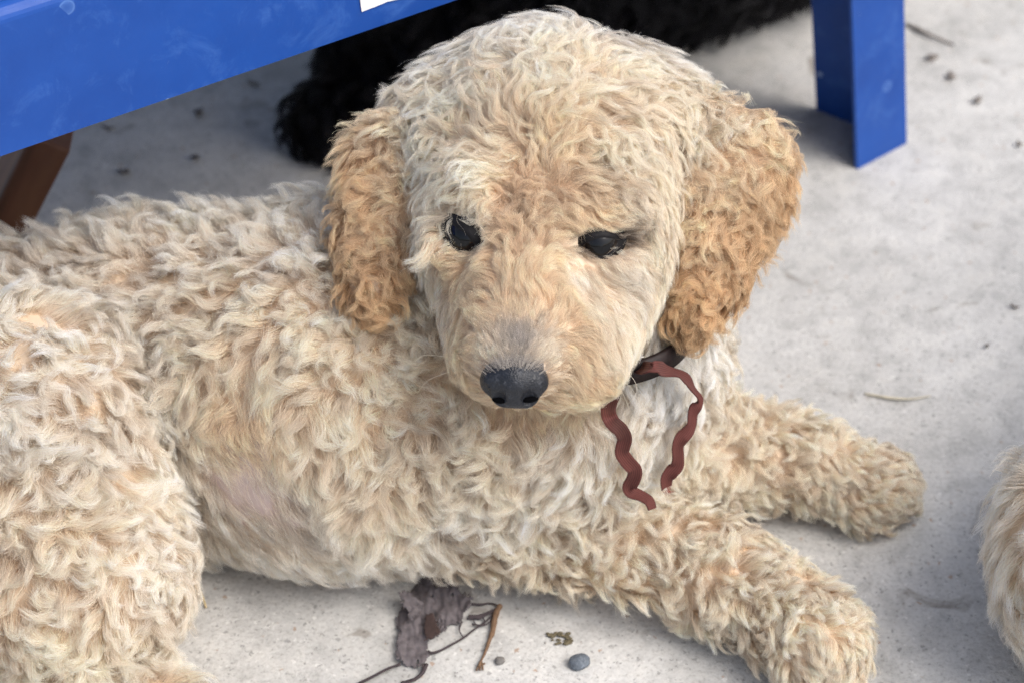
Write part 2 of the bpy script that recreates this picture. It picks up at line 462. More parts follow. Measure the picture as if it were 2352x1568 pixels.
dog.cone((-0.244, 0.940, 0.114), (-0.219, 0.886, 0.058), 0.056, 0.056, 0.005)  # near haunch
dog.cone((-0.225, 0.89, 0.040), (-0.205, 0.84, 0.022), 0.038, 0.024, 0.012)   # near hock
dog.cone((-0.205, 0.84, 0.022), (-0.15, 0.80, 0.020), 0.022, 0.022, 0.015)
dog.cone((-0.33, 1.05, 0.08), (-0.30, 1.11, 0.04), 0.055, 0.03, 0.02)        # far haunch
dog.cone((-0.38, 0.99, 0.09), (-0.45, 0.93, 0.03), 0.024, 0.014, 0.02)       # tail
dog.cone((0.005, 0.965, 0.100), Z(1118, 1145, 0.040), 0.049, 0.029, 0.03)    # near upper arm
dog.cone(Z(1118, 1145, 0.036), Z(1640, 1318, 0.027), 0.030, 0.0215, 0.02)
dog.cone(Z(1640, 1318, 0.027), Z(1850, 1440, 0.023), 0.0215, 0.0215, 0.012)
dog.ball(Z(1885, 1492, 0.021), 0.0215, 0.012)
dog.cone((0.045, 1.02, 0.105), Z(1500, 1010, 0.045), 0.044, 0.033, 0.025)     # far upper arm
dog.cone(Z(1500, 1010, 0.042), Z(1840, 1062, 0.026), 0.030, 0.0185, 0.02)
dog.cone(Z(1840, 1066, 0.026), Z(2005, 1122, 0.019), 0.0185, 0.0185, 0.012)
dog.cone((0.030, 0.995, 0.13), (0.034, 0.985, 0.065), 0.044, 0.036, 0.03)     # breast
for tx, ty in ((2028, 1085), (2046, 1112), (2040, 1146), (2006, 1168)): dog.ball(Z(tx, ty, 0.012), 0.0115, 0.003)
for tx, ty in ((1912, 1452), (1928, 1490), (1915, 1530), (1880, 1552)): dog.ball(Z(tx, ty, 0.012), 0.012, 0.003)
EYES = [(D(1076, 537, 1.1866), -1, 0.60), (D(1371, 551, 1.1842), 1, 1.0)]
for c, sg, _ in EYES: dog.ell(c + np.array([0, 0.001, 0]), (0.0115, 0.0115, 0.0115), k=0.006, sub=True)
dog.cone(D(1308, 512, 1.1815), D(1440, 494, 1.1850), 0.0080, 0.0080, 0.006)      # upper and lower rims of the sockets
dog.cone(D(1325, 620, 1.1835), D(1428, 610, 1.1860), 0.0058, 0.0058, 0.006)
dog.cone(D(1094, 456, 1.1855), D(1156, 509, 1.1818), 0.0079, 0.0079, 0.006)
dog.cone(D(1008, 556, 1.1910), D(1056, 609, 1.1868), 0.0057, 0.0057, 0.006)
NOSE = D(1181, 862, 1.148)

puppy = empty('puppy', (-0.1, 1.0, 0.0))
def under(o, par=None):        # keep world placement under an Empty
    o.matrix_parent_inverse = Matrix.Translation(-Vector((par or puppy).location)); return o
V, F = dog.mesh((-0.5, 0.72, -0.02), (0.28, 1.2, 0.34), 0.0038)
tag(puppy, 'curly cream puppy with tan ears lying under the blue table, head lowered', 'dog')

AXI = np.array([XV, -UV, -DV])        # right, down, towards the viewer
def axes(yaw, tilt=0):       # turn the flap about the image-up axis, then swing its tip towards the viewer
    c, s = math.cos(math.radians(yaw)), math.sin(math.radians(yaw))
    u = XV * c + DV * s; w = -DV * c + XV * s; ct, st = math.cos(math.radians(tilt)), math.sin(math.radians(tilt))
    return np.array([u, -UV * ct + w * st, w * ct + UV * st])
def earpts(lst, ref, depth):
    k = depth / FPX
    q = [((x - ref[0]) * k, (y - ref[1]) * k, r * k) for x, y, r in lst]
    return [(*q[i], *q[i + 1]) for i in range(len(q) - 1)]
oL = D(890, 300, 1.250); oR = D(1640, 300, 1.245)
earL, earR = Body(), Body()
earL.flap(earpts([(978, 300, 62), (902, 388, 76), (898, 548, 70), (906, 702, 50)], (890, 300), 1.25), oL, axes(-20, 20), 0.0075, bend=4.0)
earR.flap(earpts([(1535, 275, 74), (1682, 374, 112), (1668, 485, 98), (1606, 640, 60), (1568, 742, 36)], (1640, 300), 1.25), oR, axes(12, 12), 0.0075, bend=4.0)

# ---- how the coat lies: measured places with their own flow, length and colour, blended between
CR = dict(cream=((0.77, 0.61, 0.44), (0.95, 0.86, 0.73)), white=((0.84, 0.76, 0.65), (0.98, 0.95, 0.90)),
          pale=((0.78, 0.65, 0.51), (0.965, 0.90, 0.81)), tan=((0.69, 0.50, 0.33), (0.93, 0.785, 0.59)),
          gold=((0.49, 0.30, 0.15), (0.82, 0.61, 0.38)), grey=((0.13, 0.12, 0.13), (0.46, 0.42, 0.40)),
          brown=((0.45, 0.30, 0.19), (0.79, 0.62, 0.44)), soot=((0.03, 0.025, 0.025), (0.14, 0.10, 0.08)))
#        px    py    where      flow      len  high curl wave clump lift frizz colour
H = 'h'
CP_HEAD = [
 (1185, 800, 1.150, (0.0, -1.0), 7.5, 1.0, 0.24, 0.15, 0.20, 0.25, 0.25, 'grey'),
 (1180, 735, 1.150, (0.0, -1.0), 10.0, 1.0, 0.24, 0.15, 0.20, 0.25, 0.30, 'tan'),
 (1150, 820, 1.160, (-0.7, -0.5), 8.8, 1.6, 0.24, 0.20, 0.36, 0.35, 0.30, 'cream'),
 (1225, 820, 1.160, (0.7, -0.5), 8.8, 1.6, 0.24, 0.20, 0.36, 0.35, 0.30, 'cream'),
 (1190, 660, 1.165, (0.05, -1.0), 15.0, 3.2, 0.40, 0.30, 0.43, 0.35, 0.40, 'tan'),
 (1120, 720, 1.175, (-0.75, -0.55), 15.0, 3.2, 0.72, 0.30, 0.47, 0.35, 0.40, 'tan'),
 (1270, 720, 1.175, (0.75, -0.55), 15.0, 3.2, 0.72, 0.30, 0.47, 0.35, 0.40, 'tan'),
 (1090, 800, 1.172, (-0.95, 0.15), 12.5, 2.8, 0.40, 0.30, 0.36, 0.28, 0.40, 'tan'),
 (1300, 790, 1.172, (0.95, 0.15), 15.0, 3.2, 0.48, 0.30, 0.43, 0.28, 0.40, 'tan'),
 (1060, 860, 1.185, (-0.6, 0.8), 12.5, 2.8, 0.32, 0.20, 0.32, 0.28, 0.45, 'tan'),
 (1180, 930, 1.190, (-0.1, 1.0), 11.2, 2.4, 0.32, 0.20, 0.32, 0.28, 0.45, 'tan'),
 (1330, 890, 1.185, (0.6, 0.75), 15.0, 3.2, 0.40, 0.20, 0.36, 0.28, 0.45, 'tan'),
 (1400, 800, 1.195, (0.85, 0.5), 16.2, 3.2, 0.40, 0.25, 0.43, 0.24, 0.40, 'cream'),
 (1360, 660, 1.190, (0.75, 0.65), 16.2, 2.8, 0.48, 0.30, 0.43, 0.21, 0.35, 'cream'),
 (1300, 620, 1.180, (0.6, 0.7), 11.2, 1.6, 0.24, 0.20, 0.36, 0.14, 0.30, 'pale'),
 (1410, 640, 1.195, (0.95, 0.3), 17.5, 3.2, 0.40, 0.30, 0.43, 0.21, 0.35, 'pale'),
 (1480, 600, 1.215, (0.9, 0.4), 18.8, 4.0, 0.40, 0.40, 0.50, 0.21, 0.40, 'cream'),
 (1500, 700, 1.225, (0.7, 0.7), 18.8, 4.0, 0.48, 0.40, 0.50, 0.21, 0.40, 'cream'),
 (1000, 580, 1.215, (-1.0, 0.25), 16.2, 3.2, 0.40, 0.30, 0.43, 0.21, 0.35, 'cream'),
 (1030, 680, 1.212, (-0.8, 0.6), 16.2, 3.2, 0.40, 0.30, 0.43, 0.21, 0.35, 'cream'),
 (1060, 610, 1.200, (-0.9, 0.45), 12.5, 2.4, 0.32, 0.30, 0.40, 0.21, 0.35, 'tan'),
 (1120, 640, 1.185, (-0.6, -0.3), 13.8, 2.8, 0.48, 0.30, 0.43, 0.28, 0.35, 'tan'),
 (1170, 560, 1.180, (-0.3, -1.0), 14.9, 4.5, 1.40, 0.60, 0.72, 0.60, 0.50, 'brown'),
 (1220, 540, 1.180, (0.3, -1.0), 14.9, 4.5, 1.40, 0.60, 0.72, 0.60, 0.50, 'tan'),
 (1200, 480, 1.185, (0.1, -1.0), 16.9, 5.4, 1.40, 0.85, 0.95, 0.60, 0.40, 'brown'),
 (1250, 600, 1.180, (0.5, -0.9), 15.0, 3.2, 0.80, 0.40, 0.50, 0.35, 0.40, 'tan'),
 (1100, 475, 1.183, (-0.62, 0.80), 22.1, 5.9, 1.10, 0.75, 0.95, 0.50, 0.36, 'cream'),
 (1020, 470, 1.205, (-1.0, 0.25), 21.7, 6.3, 0.90, 0.65, 0.95, 0.40, 0.36, 'cream'),
 (1340, 480, 1.180, (0.8, 0.45), 20.5, 5.9, 1.10, 0.75, 0.95, 0.50, 0.36, 'tan'),
 (1430, 480, 1.195, (1.0, 0.2), 22.9, 6.3, 0.90, 0.65, 0.95, 0.40, 0.36, 'cream'),
 (1500, 500, 1.220, (0.8, 0.6), 22.9, 6.3, 0.70, 0.65, 0.95, 0.30, 0.32, 'cream'),
 (1150, 380, 1.190, (-0.9, 0.1), 32.8, 7.4, 0.90, 1.00, 0.95, 0.39, 0.40, 'cream'),
 (1250, 390, 1.190, (0.3, -0.9), 32.8, 7.4, 0.90, 1.00, 0.95, 0.39, 0.40, 'tan'),
 (1380, 380, 1.195, (0.95, 0.0), 32.8, 7.4, 0.90, 1.00, 0.95, 0.39, 0.40, 'cream'),
 (1000, 360, 1.220, (-0.9, 0.5), 32.8, 7.4, 0.90, 1.00, 0.95, 0.33, 0.40, 'cream'),
 (1530, 380, 1.225, (0.8, 0.6), 32.8, 7.4, 0.90, 1.00, 0.95, 0.33, 0.40, 'cream'),
 (1100, 250, 1.210, (-0.8, -0.4), 36.1, 9.0, 0.90, 1.00, 0.95, 0.52, 0.40, 'cream'),
 (1270, 240, 1.205, (0.0, -1.0), 36.1, 9.0, 0.90, 1.00, 0.95, 0.52, 0.40, 'cream'),
 (1450, 250, 1.215, (0.8, -0.4), 36.1, 9.0, 0.90, 1.00, 0.95, 0.52, 0.40, 'cream'),
 (1150, 130, 1.240, (-0.5, -0.9), 36.1, 9.0, 0.90, 1.00, 0.95, 0.90, 0.48, 'pale'),
 (1300, 110, 1.240, (0.0, -1.0), 36.1, 9.0, 0.90, 1.00, 0.95, 0.90, 0.48, 'pale'),
 (1450, 130, 1.250, (0.6, -0.8), 36.1, 9.0, 0.90, 1.00, 0.95, 0.90, 0.48, 'pale'),
]
CP_HEAD += [(1085, 512, 1.185, (-0.6, 0.8), 11, 4.0, 0.5, 0.3, 0.45, 0.7, .5, 'cream'), (1130, 540, 1.185, (-0.7, 0.5), 11, 4.0, 0.6, 0.4, 0.5, 0.6, .5, 'cream'),
 (1350, 522, 1.183, (0.8, 0.6), 11, 4.0, 0.5, 0.3, 0.45, 0.7, .5, 'tan'), (1310, 540, 1.183, (0.7, 0.1), 10, 4.0, 0.6, 0.4, 0.5, 0.6, .5, 'tan'), (1420, 525, 1.19, (1.0, 0.1), 14, 4.5, 0.5, 0.3, 0.5, 0.5, .5, 'cream')]
CP_BODY = [
 (700, 420, 1.29, (-0.2, -1.0), 24, 12, 1.0, 0.7, 0.85, 1.0, .7, 'pale'),
 (400, 440, 1.32, (-0.2, -1.0), 24, 12, 1.0, 0.7, 0.85, 1.0, .7, 'pale'),
 (80, 520, 1.33, (-0.2, -1.0), 24, 12, 1.0, 0.7, 0.85, 1.0, .7, 'pale'),
 (700, 560, 1.27, (-0.7, 0.3), 22, 12, 1.8, 0.9, 0.9, 0.9, .6, 'pale'),
 (400, 600, 1.28, (-0.7, 0.4), 22, 12, 1.8, 0.9, 0.9, 0.9, .6, 'pale'),
 (100, 640, 1.28, (-0.7, 0.4), 22, 12, 1.8, 0.9, 0.9, 0.9, .6, 'pale'),
 (800, 760, 1.25, (-0.4, 0.8), 23, 12, 1.5, 0.9, 0.9, 0.6, .6, 'cream'),
 (500, 760, 1.26, (-0.5, 0.8), 23, 12, 1.5, 0.9, 0.9, 0.6, .6, 'cream'),
 (700, 950, 1.25, (-0.25, 1.0), 24, 11, 0.9, 0.6, 0.85, 0.5, .6, 'cream'),
 (560, 950, 1.26, (-0.5, 0.8), 22, 9, 0.9, 0.5, 0.8, 0.4, .6, 'tan'),
 (850, 1100, 1.25, (-0.3, 1.0), 24, 11, 1.0, 0.6, 0.85, 0.5, .6, 'cream'),
 (590, 1090, 1.26, (0.5, 0.8), 12, 2, 0.4, 0.3, 0.4, 0.2, .6, 'pale'), (545, 1150, 1.26, (0.5, 0.8), 14, 2.5, 0.4, 0.3, 0.4, 0.2, .6, 'pale'), (560, 1010, 1.26, (0.2, 0.9), 16, 3, 0.5, 0.4, 0.5, 0.2, .6, 'tan'), (680, 1180, 1.26, (0.2, 1.0), 22, 7, 0.5, 0.3, 0.6, 0.3, .6, 'pale'),
 (750, 1280, 1.27, (0.1, 1.0), 24, 8, 0.7, 0.4, 0.75, 0.3, .6, 'pale'),
 (540, 1280, 1.28, (0.3, 1.0), 24, 8, 0.6, 0.4, 0.7, 0.3, .6, 'pale'),
 (100, 780, 1.25, (0.2, 0.9), 24, 13, 2.4, 0.8, 0.9, 0.9, .6, 'pale'),
 (300, 850, 1.25, (0.6, 0.7), 22, 12, 2.8, 0.6, 0.92, 0.9, .6, 'pale'),
 (120, 1000, 1.24, (0.0, 1.0), 24, 13, 2.8, 0.6, 0.92, 0.9, .6, 'pale'),
 (350, 1050, 1.25, (0.5, 0.8), 22, 12, 3.2, 0.5, 0.93, 0.9, .6, 'pale'),
 (150, 1200, 1.24, (0.3, 0.9), 23, 12, 3.2, 0.5, 0.93, 0.9, .6, 'cream'),
 (320, 1250, 1.25, (0.5, 0.8), 22, 11, 3.2, 0.5, 0.93, 0.8, .6, 'pale'),
 (150, 1450, 1.24, (0.4, 0.9), 22, 10, 2.4, 0.5, 0.9, 0.7, .6, 'cream'),
 (950, 850, 1.26, (0.2, 1.0), 18, 9, 2.2, 1.0, 0.9, 0.7, .6, 'cream'),
 (950, 1000, 1.25, (0.4, 0.9), 20, 11, 2.6, 0.8, 0.92, 0.8, .6, 'cream'),
 (1150, 1020, 1.26, (0.2, 1.0), 22, 12, 2.4, 0.8, 0.92, 0.7, .6, 'cream'),
 (1050, 1150, 1.25, (0.4, 0.9), 22, 12, 2.2, 0.8, 0.92, 0.6, .5, 'pale'),
 (1300, 1030, 1.27, (-0.2, 1.0), 22, 11, 1.6, 0.8, 0.9, 0.5, .5, 'pale'),
 (1450, 950, 1.29, (0.0, 1.0), 20, 9, 1.0, 0.6, 0.85, 0.4, .5, 'pale'),
 (1540, 860, 1.30, (0.3, 1.0), 18, 8, 0.9, 0.6, 0.85, 0.4, .5, 'white'),
 (1150, 1280, 1.25, (0.6, 0.8), 20, 10, 2.8, 0.6, 0.93, 0.8, .45, 'cream'),
 (1350, 1240, 1.25, (0.8, 0.6), 20, 10, 2.6, 0.6, 0.93, 0.8, .45, 'cream'),
 (1550, 1290, 1.25, (0.8, 0.6), 18, 9, 2.4, 0.6, 0.92, 0.7, .45, 'cream'),
 (1750, 1370, 1.25, (0.8, 0.6), 15, 8, 1.8, 0.5, 0.85, 0.6, .5, 'cream'),
 (1900, 1480, 1.25, (0.7, 0.7), 11, 5, 0.9, 0.4, 0.7, 0.5, .5, 'cream'),
 (1600, 1020, 1.33, (0.8, 0.6), 20, 10, 2.4, 0.6, 0.92, 0.7, .45, 'cream'),
 (1800, 1060, 1.34, (0.8, 0.55), 16, 8, 2.2, 0.5, 0.9, 0.6, .45, 'cream'),
 (2020, 1120, 1.34, (0.9, 0.4), 10, 5, 0.9, 0.4, 0.75, 0.5, .5, 'cream'),
]
CP_EARL = [(960, 280, 1.24, (-0.5, 0.6), 20, 9, 1.0, 0.8, 0.85, 0.7, .5, 'cream'), (900, 250, 1.24, (-0.6, 0.3), 20, 10, 1.4, 0.8, 0.85, 0.9, .6, 'tan'), (850, 400, 1.24, (-0.2, 1.0), 24, 7, 1.2, 1.1, 0.85, 0.4, 0.45, 'gold'),
 (790, 330, 1.25, (-0.8, 0.2), 22, 12, 1.2, 0.6, 0.8, 1.0, .8, 'tan'),
 (930, 450, 1.24, (0.2, 1.0), 24, 6, 1.6, 1.1, 0.9, 0.4, 0.45, 'tan'), (870, 640, 1.24, (0.0, 1.0), 22, 7, 1.8, 1.1, 0.93, 0.5, 0.45, 'gold')]
CP_EARR = [(1545, 300, 1.24, (0.4, 0.8), 20, 9, 1.0, 0.8, 0.88, 0.6, .5, 'cream'), (1600, 260, 1.24, (0.6, 0.5), 20, 9, 1.4, 0.9, 0.88, 0.7, .5, 'cream'), (1700, 350, 1.24, (0.7, 0.6), 24, 8, 1.2, 1.1, 0.85, 0.5, 0.45, 'tan'),
 (1790, 420, 1.24, (0.8, 0.6), 20, 9, 1.6, 0.8, 0.85, 0.6, .7, 'gold'), (1680, 520, 1.24, (0.1, 1.0), 24, 7, 1.6, 1.1, 0.9, 0.4, 0.45, 'gold'),
 (1570, 480, 1.24, (-0.1, 1.0), 24, 7, 1.2, 1.1, 0.92, 0.4, 0.45, 'tan'), (1590, 700, 1.24, (-0.1, 1.0), 21, 7, 1.8, 1.1, 0.93, 0.5, 0.45, 'gold')]

def hit(px, py, fallback, body):
    ds = np.arange(1.08, 1.50, 0.002); v = body(np.array([D(px, py, d) for d in ds])); w = np.where(v < 0.0)[0]
    return D(px, py, ds[w[0]]) if len(w) else D(px, py, fallback)
def style_from(cps, power=2, eps=0.012, body=None):
    C0 = np.array([hit(c[0], c[1], c[2], body) if body else D(c[0], c[1], c[2]) for c in cps])
    FL = np.array([XV * c[3][0] - UV * c[3][1] - DV * 0.15 for c in cps])
    NUM = np.array([c[4:11] for c in cps], float)
    RT = np.array([CR[c[11]][0] for c in cps]); TP = np.array([CR[c[11]][1] for c in cps])
    def W(P):
        w = 1 / (((P[:, None, :] - C0[None]) ** 2).sum(2) + eps ** 2) ** power
        return w / w.sum(1, keepdims=True)
    def style(P):
        w = W(P); q = w @ NUM; n = len(P)
        return dict(flow=lambda X: W(X) @ FL, length=q[:, 0] / 1000, height=q[:, 1] / 1000, curl=q[:, 2], wave=q[:, 3],
                    clump=q[:, 4], lift=q[:, 5], lift_end=q[:, 5] * 0.25, frizz=q[:, 6] / 1000, swirl=0.25 + 0.28 * q[:, 2],
                    turns=np.clip(q[:, 0] / 18, 0.5, 1.2) * rng.uniform(0.8, 1.25, n), hvar=np.ones(n),
                    spread=np.clip(q[:, 0] / 20, 0.45, 1.1),
                    color=lambda R: (W(R) @ RT, W(R) @ TP))
    return style
def px_of(P):
    r = P - CAM; dep = r @ DV
    return 1176 + r[:, 0] / dep * FPX, 784 - (r @ UV) / dep * FPX, dep

# bare dark eyelids and nose leather, thin belly fur
def eye_q(P):
    q = np.full(len(P), 9.0)
    for c, sg, _ in EYES:
        l = P - c; x = l[:, 0] * math.cos(0.12 * sg) ; y = l @ UV
        rot = (0.75 if sg < 0 else -0.08)
        xr = l[:, 0] * math.cos(rot) - y * math.sin(rot) * (1 if sg < 0 else -1) * 1.0
        yr = l[:, 0] * math.sin(rot) + y * math.cos(rot)
        q = np.minimum(q, np.sqrt((xr / (0.0096 if sg < 0 else 0.0118)) ** 2 + (yr / np.where(yr > 0, 0.0038, 0.0057) / (0.84 if sg < 0 else 1.0)) ** 2))
    return q
def keep_head(R):
    k = eye_q(R) > 0.92
    d = np.linalg.norm((R - NOSE) * np.array([1, 1, 1]), axis=1)
    px, py, dep = px_of(R)
    return k & ~((np.abs(px - 1183) < 62) & (py > 838) & (py < 925) & (d < 0.020))
BELLY = hit(552, 1100, 1.27, dog)
def keep_body(R):
    d = np.linalg.norm((R - BELLY) / np.array([0.9, 1, 1.2]), axis=1)
    px, py, dep = px_of(R)
    gap = (np.hypot((px - 1505) * 0.8 + (py - 765) * 0.5, ((py - 765) * 0.8 - (px - 1505) * 0.5) * 0.5) < 22) & (dep < 1.40)
    return (rng.random(len(R)) < np.clip(0.05 + (d / 0.042) ** 2.4, 0, 1)) & ~gap

if SHOW_FUR:
    hs_, bs_ = style_from(CP_HEAD, eps=0.006, body=dog), style_from(CP_BODY, eps=0.012, body=dog)
    def hstyle(P):
        st = hs_(P); q = eye_q(P)
        near = np.clip((2.0 - q) / 0.9, 0, 1)
        st['length'] = st['length'] * (1 - near * np.where(px_of(P)[0] < 1200, 0.52, 0.42)); st['keep'] = keep_head; st['clear'] = eye_q
        c0 = st['color']
        def col(R):
            a, b = c0(R); q = eye_q(R); w = np.clip((1.55 - q) / 0.45, 0, 1)[:, None] * 0.85
            return a * (1 - w) + np.array(CR['soot'][0]) * w, b * (1 - w) + np.array(CR['soot'][1]) * w
        st['color'] = col
        return st
    def bstyle(P):
        st = bs_(P); st['keep'] = keep_body; return st
    # faces split into head coat and body coat
    cen = V[F].mean(1); nrm = dog.grad(cen)
    hd = D(1262, 420, 1.245)
    jaw = D(1230, 720, 1.20)
    hw = np.minimum(np.linalg.norm(cen - hd, axis=1) / 0.082, np.linalg.norm(cen - jaw, axis=1) / 0.060) < 1
    face_cam = nrm @ norm(CAM - cen).T if False else (nrm * norm(CAM - cen)).sum(1)
    bridge = np.linalg.norm(cen - D(1181, 812, 1.152), axis=1) < 0.017
    vis = np.where(bridge, 5.0, 1.0) * np.where(face_cam > -0.35, 1.0, 0.3) * np.where(cen[:, 0] < -0.33, 0.25, 1.0) * np.where(nrm[:, 2] < -0.6, 0.2, 1.0)
    def areaof(Fs): return float(sum(0.5 * np.linalg.norm(np.cross(V[Fs[:, 2]] - V[Fs[:, 0]], V[Fs[:, 3]] - V[Fs[:, 1]]), axis=1)))
    def wsample(mask, per, sty=None):
        Fs = F[mask]; wv = vis[mask]
        ar = 0.5 * np.linalg.norm(np.cross(V[Fs[:, 2]] - V[Fs[:, 0]], V[Fs[:, 3]] - V[Fs[:, 1]]), axis=1) * wv
        if sty: ar = ar * np.clip((0.021 / sty(cen[mask])['length']) ** 1.5, 1, 2.6)
        n = int(ar.sum() / per * FUR)
        f = rng.choice(len(Fs), n, p=ar / ar.sum()); u, v = rng.random(n)[:, None], rng.random(n)[:, None]
        A, B, Cc, Dd = (V[Fs[f, i]] for i in range(4))
        return (A * (1 - u) + B * u) * (1 - v) + (Dd * (1 - u) + Cc * u) * v
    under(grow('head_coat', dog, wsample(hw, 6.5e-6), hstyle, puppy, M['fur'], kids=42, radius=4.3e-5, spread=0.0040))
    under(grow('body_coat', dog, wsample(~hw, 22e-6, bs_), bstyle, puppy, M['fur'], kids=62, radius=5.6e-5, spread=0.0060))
# skin, pink where the belly fur thins
cen = V[F].mean(1)
dog_mesh = under(fast_mesh('body', V, F, [M['skin'], M['pink'], M['muzzle']], puppy, np.where(np.linalg.norm(cen - D(1181, 830, 1.155), axis=1) < 0.013, 2, (np.linalg.norm(cen - BELLY, axis=1) < 0.04).astype(int))))
for b, o, cps in ((earL, oL, CP_EARL), (earR, oR, CP_EARR)):
    v, f = b.mesh(o + np.array([-0.08, -0.12, -0.14]), o + np.array([0.08, 0.09, 0.08]), 0.003)
    e = under(fast_mesh('ear', v, f, [M['skin']], puppy))
    tag(e, 'left-hand tan ear' if b is earL else 'flared tan ear on the right')
    if SHOW_FUR:
        st = style_from(cps, eps=0.015)
        A = sum(0.5 * np.linalg.norm(np.cross(v[f[:, 2]] - v[f[:, 0]], v[f[:, 3]] - v[f[:, 1]]), axis=1))
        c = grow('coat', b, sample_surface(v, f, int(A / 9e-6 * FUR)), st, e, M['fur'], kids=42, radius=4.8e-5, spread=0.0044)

# ---- eyes
def mat_eye():
    m, nt, b = new_mat('dark_eye'); L = nt.links
    tc = nd(nt, 'ShaderNodeTexCoord')
    ln = nd(nt, 'ShaderNodeVectorMath', operation='LENGTH')
    mp = nd(nt, 'ShaderNodeMapping'); mp.inputs['Scale'].default_value = (1, 1, 0); L.new(tc.outputs['Object'], mp.inputs[0]); L.new(mp.outputs[0], ln.inputs[0])
    r = ramp(nt, ln.outputs['Value'], [(0.0040, (0.002, 0.002, 0.003)), (0.0046, (0.020, 0.013, 0.010)), (0.0080, (0.010, 0.007, 0.006)), (0.0088, (0.03, 0.02, 0.02))])
    L.new(r.outputs[0], b.inputs['Base Color'])
    b.inputs['Roughness'].default_value = 0.08; b.inputs['Specular IOR Level'].default_value = 0.35
    return m
M['eye'] = mat_eye()
M['lid'] = simple_mat('eyelid_skin', (0.008, 0.007, 0.008), 0.6, 0.3, 700, 0.8, 0.0003, 0.2)
def sphere(r, nu=32, nv=20):
    v = [(r * math.sin(math.pi * j / nv) * math.cos(2 * math.pi * i / nu), r * math.sin(math.pi * j / nv) * math.sin(2 * math.pi * i / nu), r * math.cos(math.pi * j / nv)) for j in range(nv + 1) for i in range(nu)]
    f = [(j * nu + i, (j + 1) * nu + i, (j + 1) * nu + (i + 1) % nu, j * nu + (i + 1) % nu) for j in range(nv) for i in range(nu)]
    return v, f
for c, sg, _ in EYES:
    R_ = 0.0108
    gaze = norm(-DV * 1.0 + XV * 0.30 * sg - UV * 0.40 + XV * (-0.12))
    rollv = 0.75 if sg < 0 else -0.10
    q = Vector(gaze).to_track_quat('Z', 'Y').to_matrix()
    # slit axis: image-right rolled
    xa = Vector(XV * math.cos(rollv) - UV * math.sin(rollv)); za = Vector(gaze); xa = (xa - za * xa.dot(za)).normalized(); ya = za.cross(xa)
    Rm = Matrix((xa, ya, za)).transposed().to_4x4()
    v, f = sphere(R_)
    e = mesh_obj('eye', v, f, M['eye'], puppy); e.matrix_local = Matrix.Translation(Vector(c) - puppy.location) @ Rm
    # lids: a shell over the eyeball with an almond opening
    vv, ff = [], []
    NU, NV = 48, 8
    for i in range(NU):
        a = 2 * math.pi * i / NU
        ox, oy = 0.88 * math.cos(a), (0.44 if math.sin(a) < 0 else 0.42) * math.sin(a) * (1 - 0.25 * abs(math.cos(a)))
        for j in range(NV):
            t = j / (NV - 1)
            ex, ey = 1.30 * math.cos(a), 0.85 * math.sin(a)
            x, y = ox * (1 - t) + ex * t, oy * (1 - t) + ey * t
            ang = math.hypot(x, y); ux, uy = x / ang, y / ang; ang = min(ang, 1.5)
            rr = R_ * (1.02 + 0.05 * math.sin(min(t * 4, 1.57)) + 0.35 * max(0, t - 0.35) * math.cos(a) ** 2)
            if j == 0: rr = R_ * 1.0
            vv.append((rr * math.sin(ang) * ux, rr * math.sin(ang) * uy, rr * math.cos(ang)))
    for i in range(NU):
        for j in range(NV - 1):
            a, b = i * NV + j, ((i + 1) % NU) * NV + j
            ff.append((a, a + 1, b + 1, b))
    l = mesh_obj('eyelid', vv, ff, M['lid'], e)

# ---- nose leather
def mat_nose():
    m, nt, b = new_mat('nose_leather'); L = nt.links
    tc = nd(nt, 'ShaderNodeTexCoord')
    v = nd(nt, 'ShaderNodeTexVoronoi', i_Scale=1100.0); L.new(tc.outputs['Object'], v.inputs['Vector'])
    n = nd(nt, 'ShaderNodeTexNoise', i_Scale=260.0, i_Detail=8.0, i_Roughness=0.8); L.new(tc.outputs['Object'], n.inputs['Vector'])
    c = ramp(nt, n.outputs[0], [(0.35, (0.006, 0.007, 0.010)), (0.56, (0.013, 0.015, 0.021)), (0.64, (0.05, 0.055, 0.065)), (0.72, (0.20, 0.20, 0.21))]).outputs[0]
    L.new(c, b.inputs['Base Color']); b.inputs['Specular IOR Level'].default_value = 0.45
    L.new(ramp(nt, n.outputs[0], [(0.3, (0.30,) * 3), (0.7, (0.55,) * 3)]).outputs[0], b.inputs['Roughness'])
    bp = nd(nt, 'ShaderNodeBump', i_Strength=0.7, i_Distance=0.0004); bp.invert = True; L.new(v.outputs['Distance'], bp.inputs['Height']); L.new(bp.outputs[0], b.inputs['Normal'])
    return m
M['nose'] = mat_nose()
nb = Body()
kx = 1.148 / FPX
def nl(dx, dy, dz): return NOSE + XV * dx * kx - UV * dy * kx - DV * dz * kx
nb.cone(nl(-40, 2, -2), nl(38, 4, -4), 33 * kx, 33 * kx, 0.006)
nb.ball(nl(0, 2, 12), 33 * kx, 0.008)
nb.cone(nl(-46, 18, -4), nl(-32, 44, -4), 28 * kx, 21 * kx, 0.005)
nb.cone(nl(48, 18, -8), nl(36, 44, -8), 28 * kx, 22 * kx, 0.005)
nb.cone(nl(2, 24, 12), nl(4, 50, 2), 22 * kx, 17 * kx, 0.006)
nb.cone(nl(-20, 54, -8), nl(26, 55, -8), 14 * kx, 14 * kx, 0.005)
nb.ell(nl(-36, 56, 20), (17 * kx, 11 * kx, 26 * kx), k=0.0010, sub=True)
nb.ell(nl(38, 54, 18), (21 * kx, 12 * kx, 26 * kx), k=0.0010, sub=True)
nb.ell(nl(-64, 42, 6), (16 * kx, 5 * kx, 22 * kx), k=0.0010, sub=True)
nb.ell(nl(70, 38, 2), (16 * kx, 5 * kx, 22 * kx), k=0.0010, sub=True)
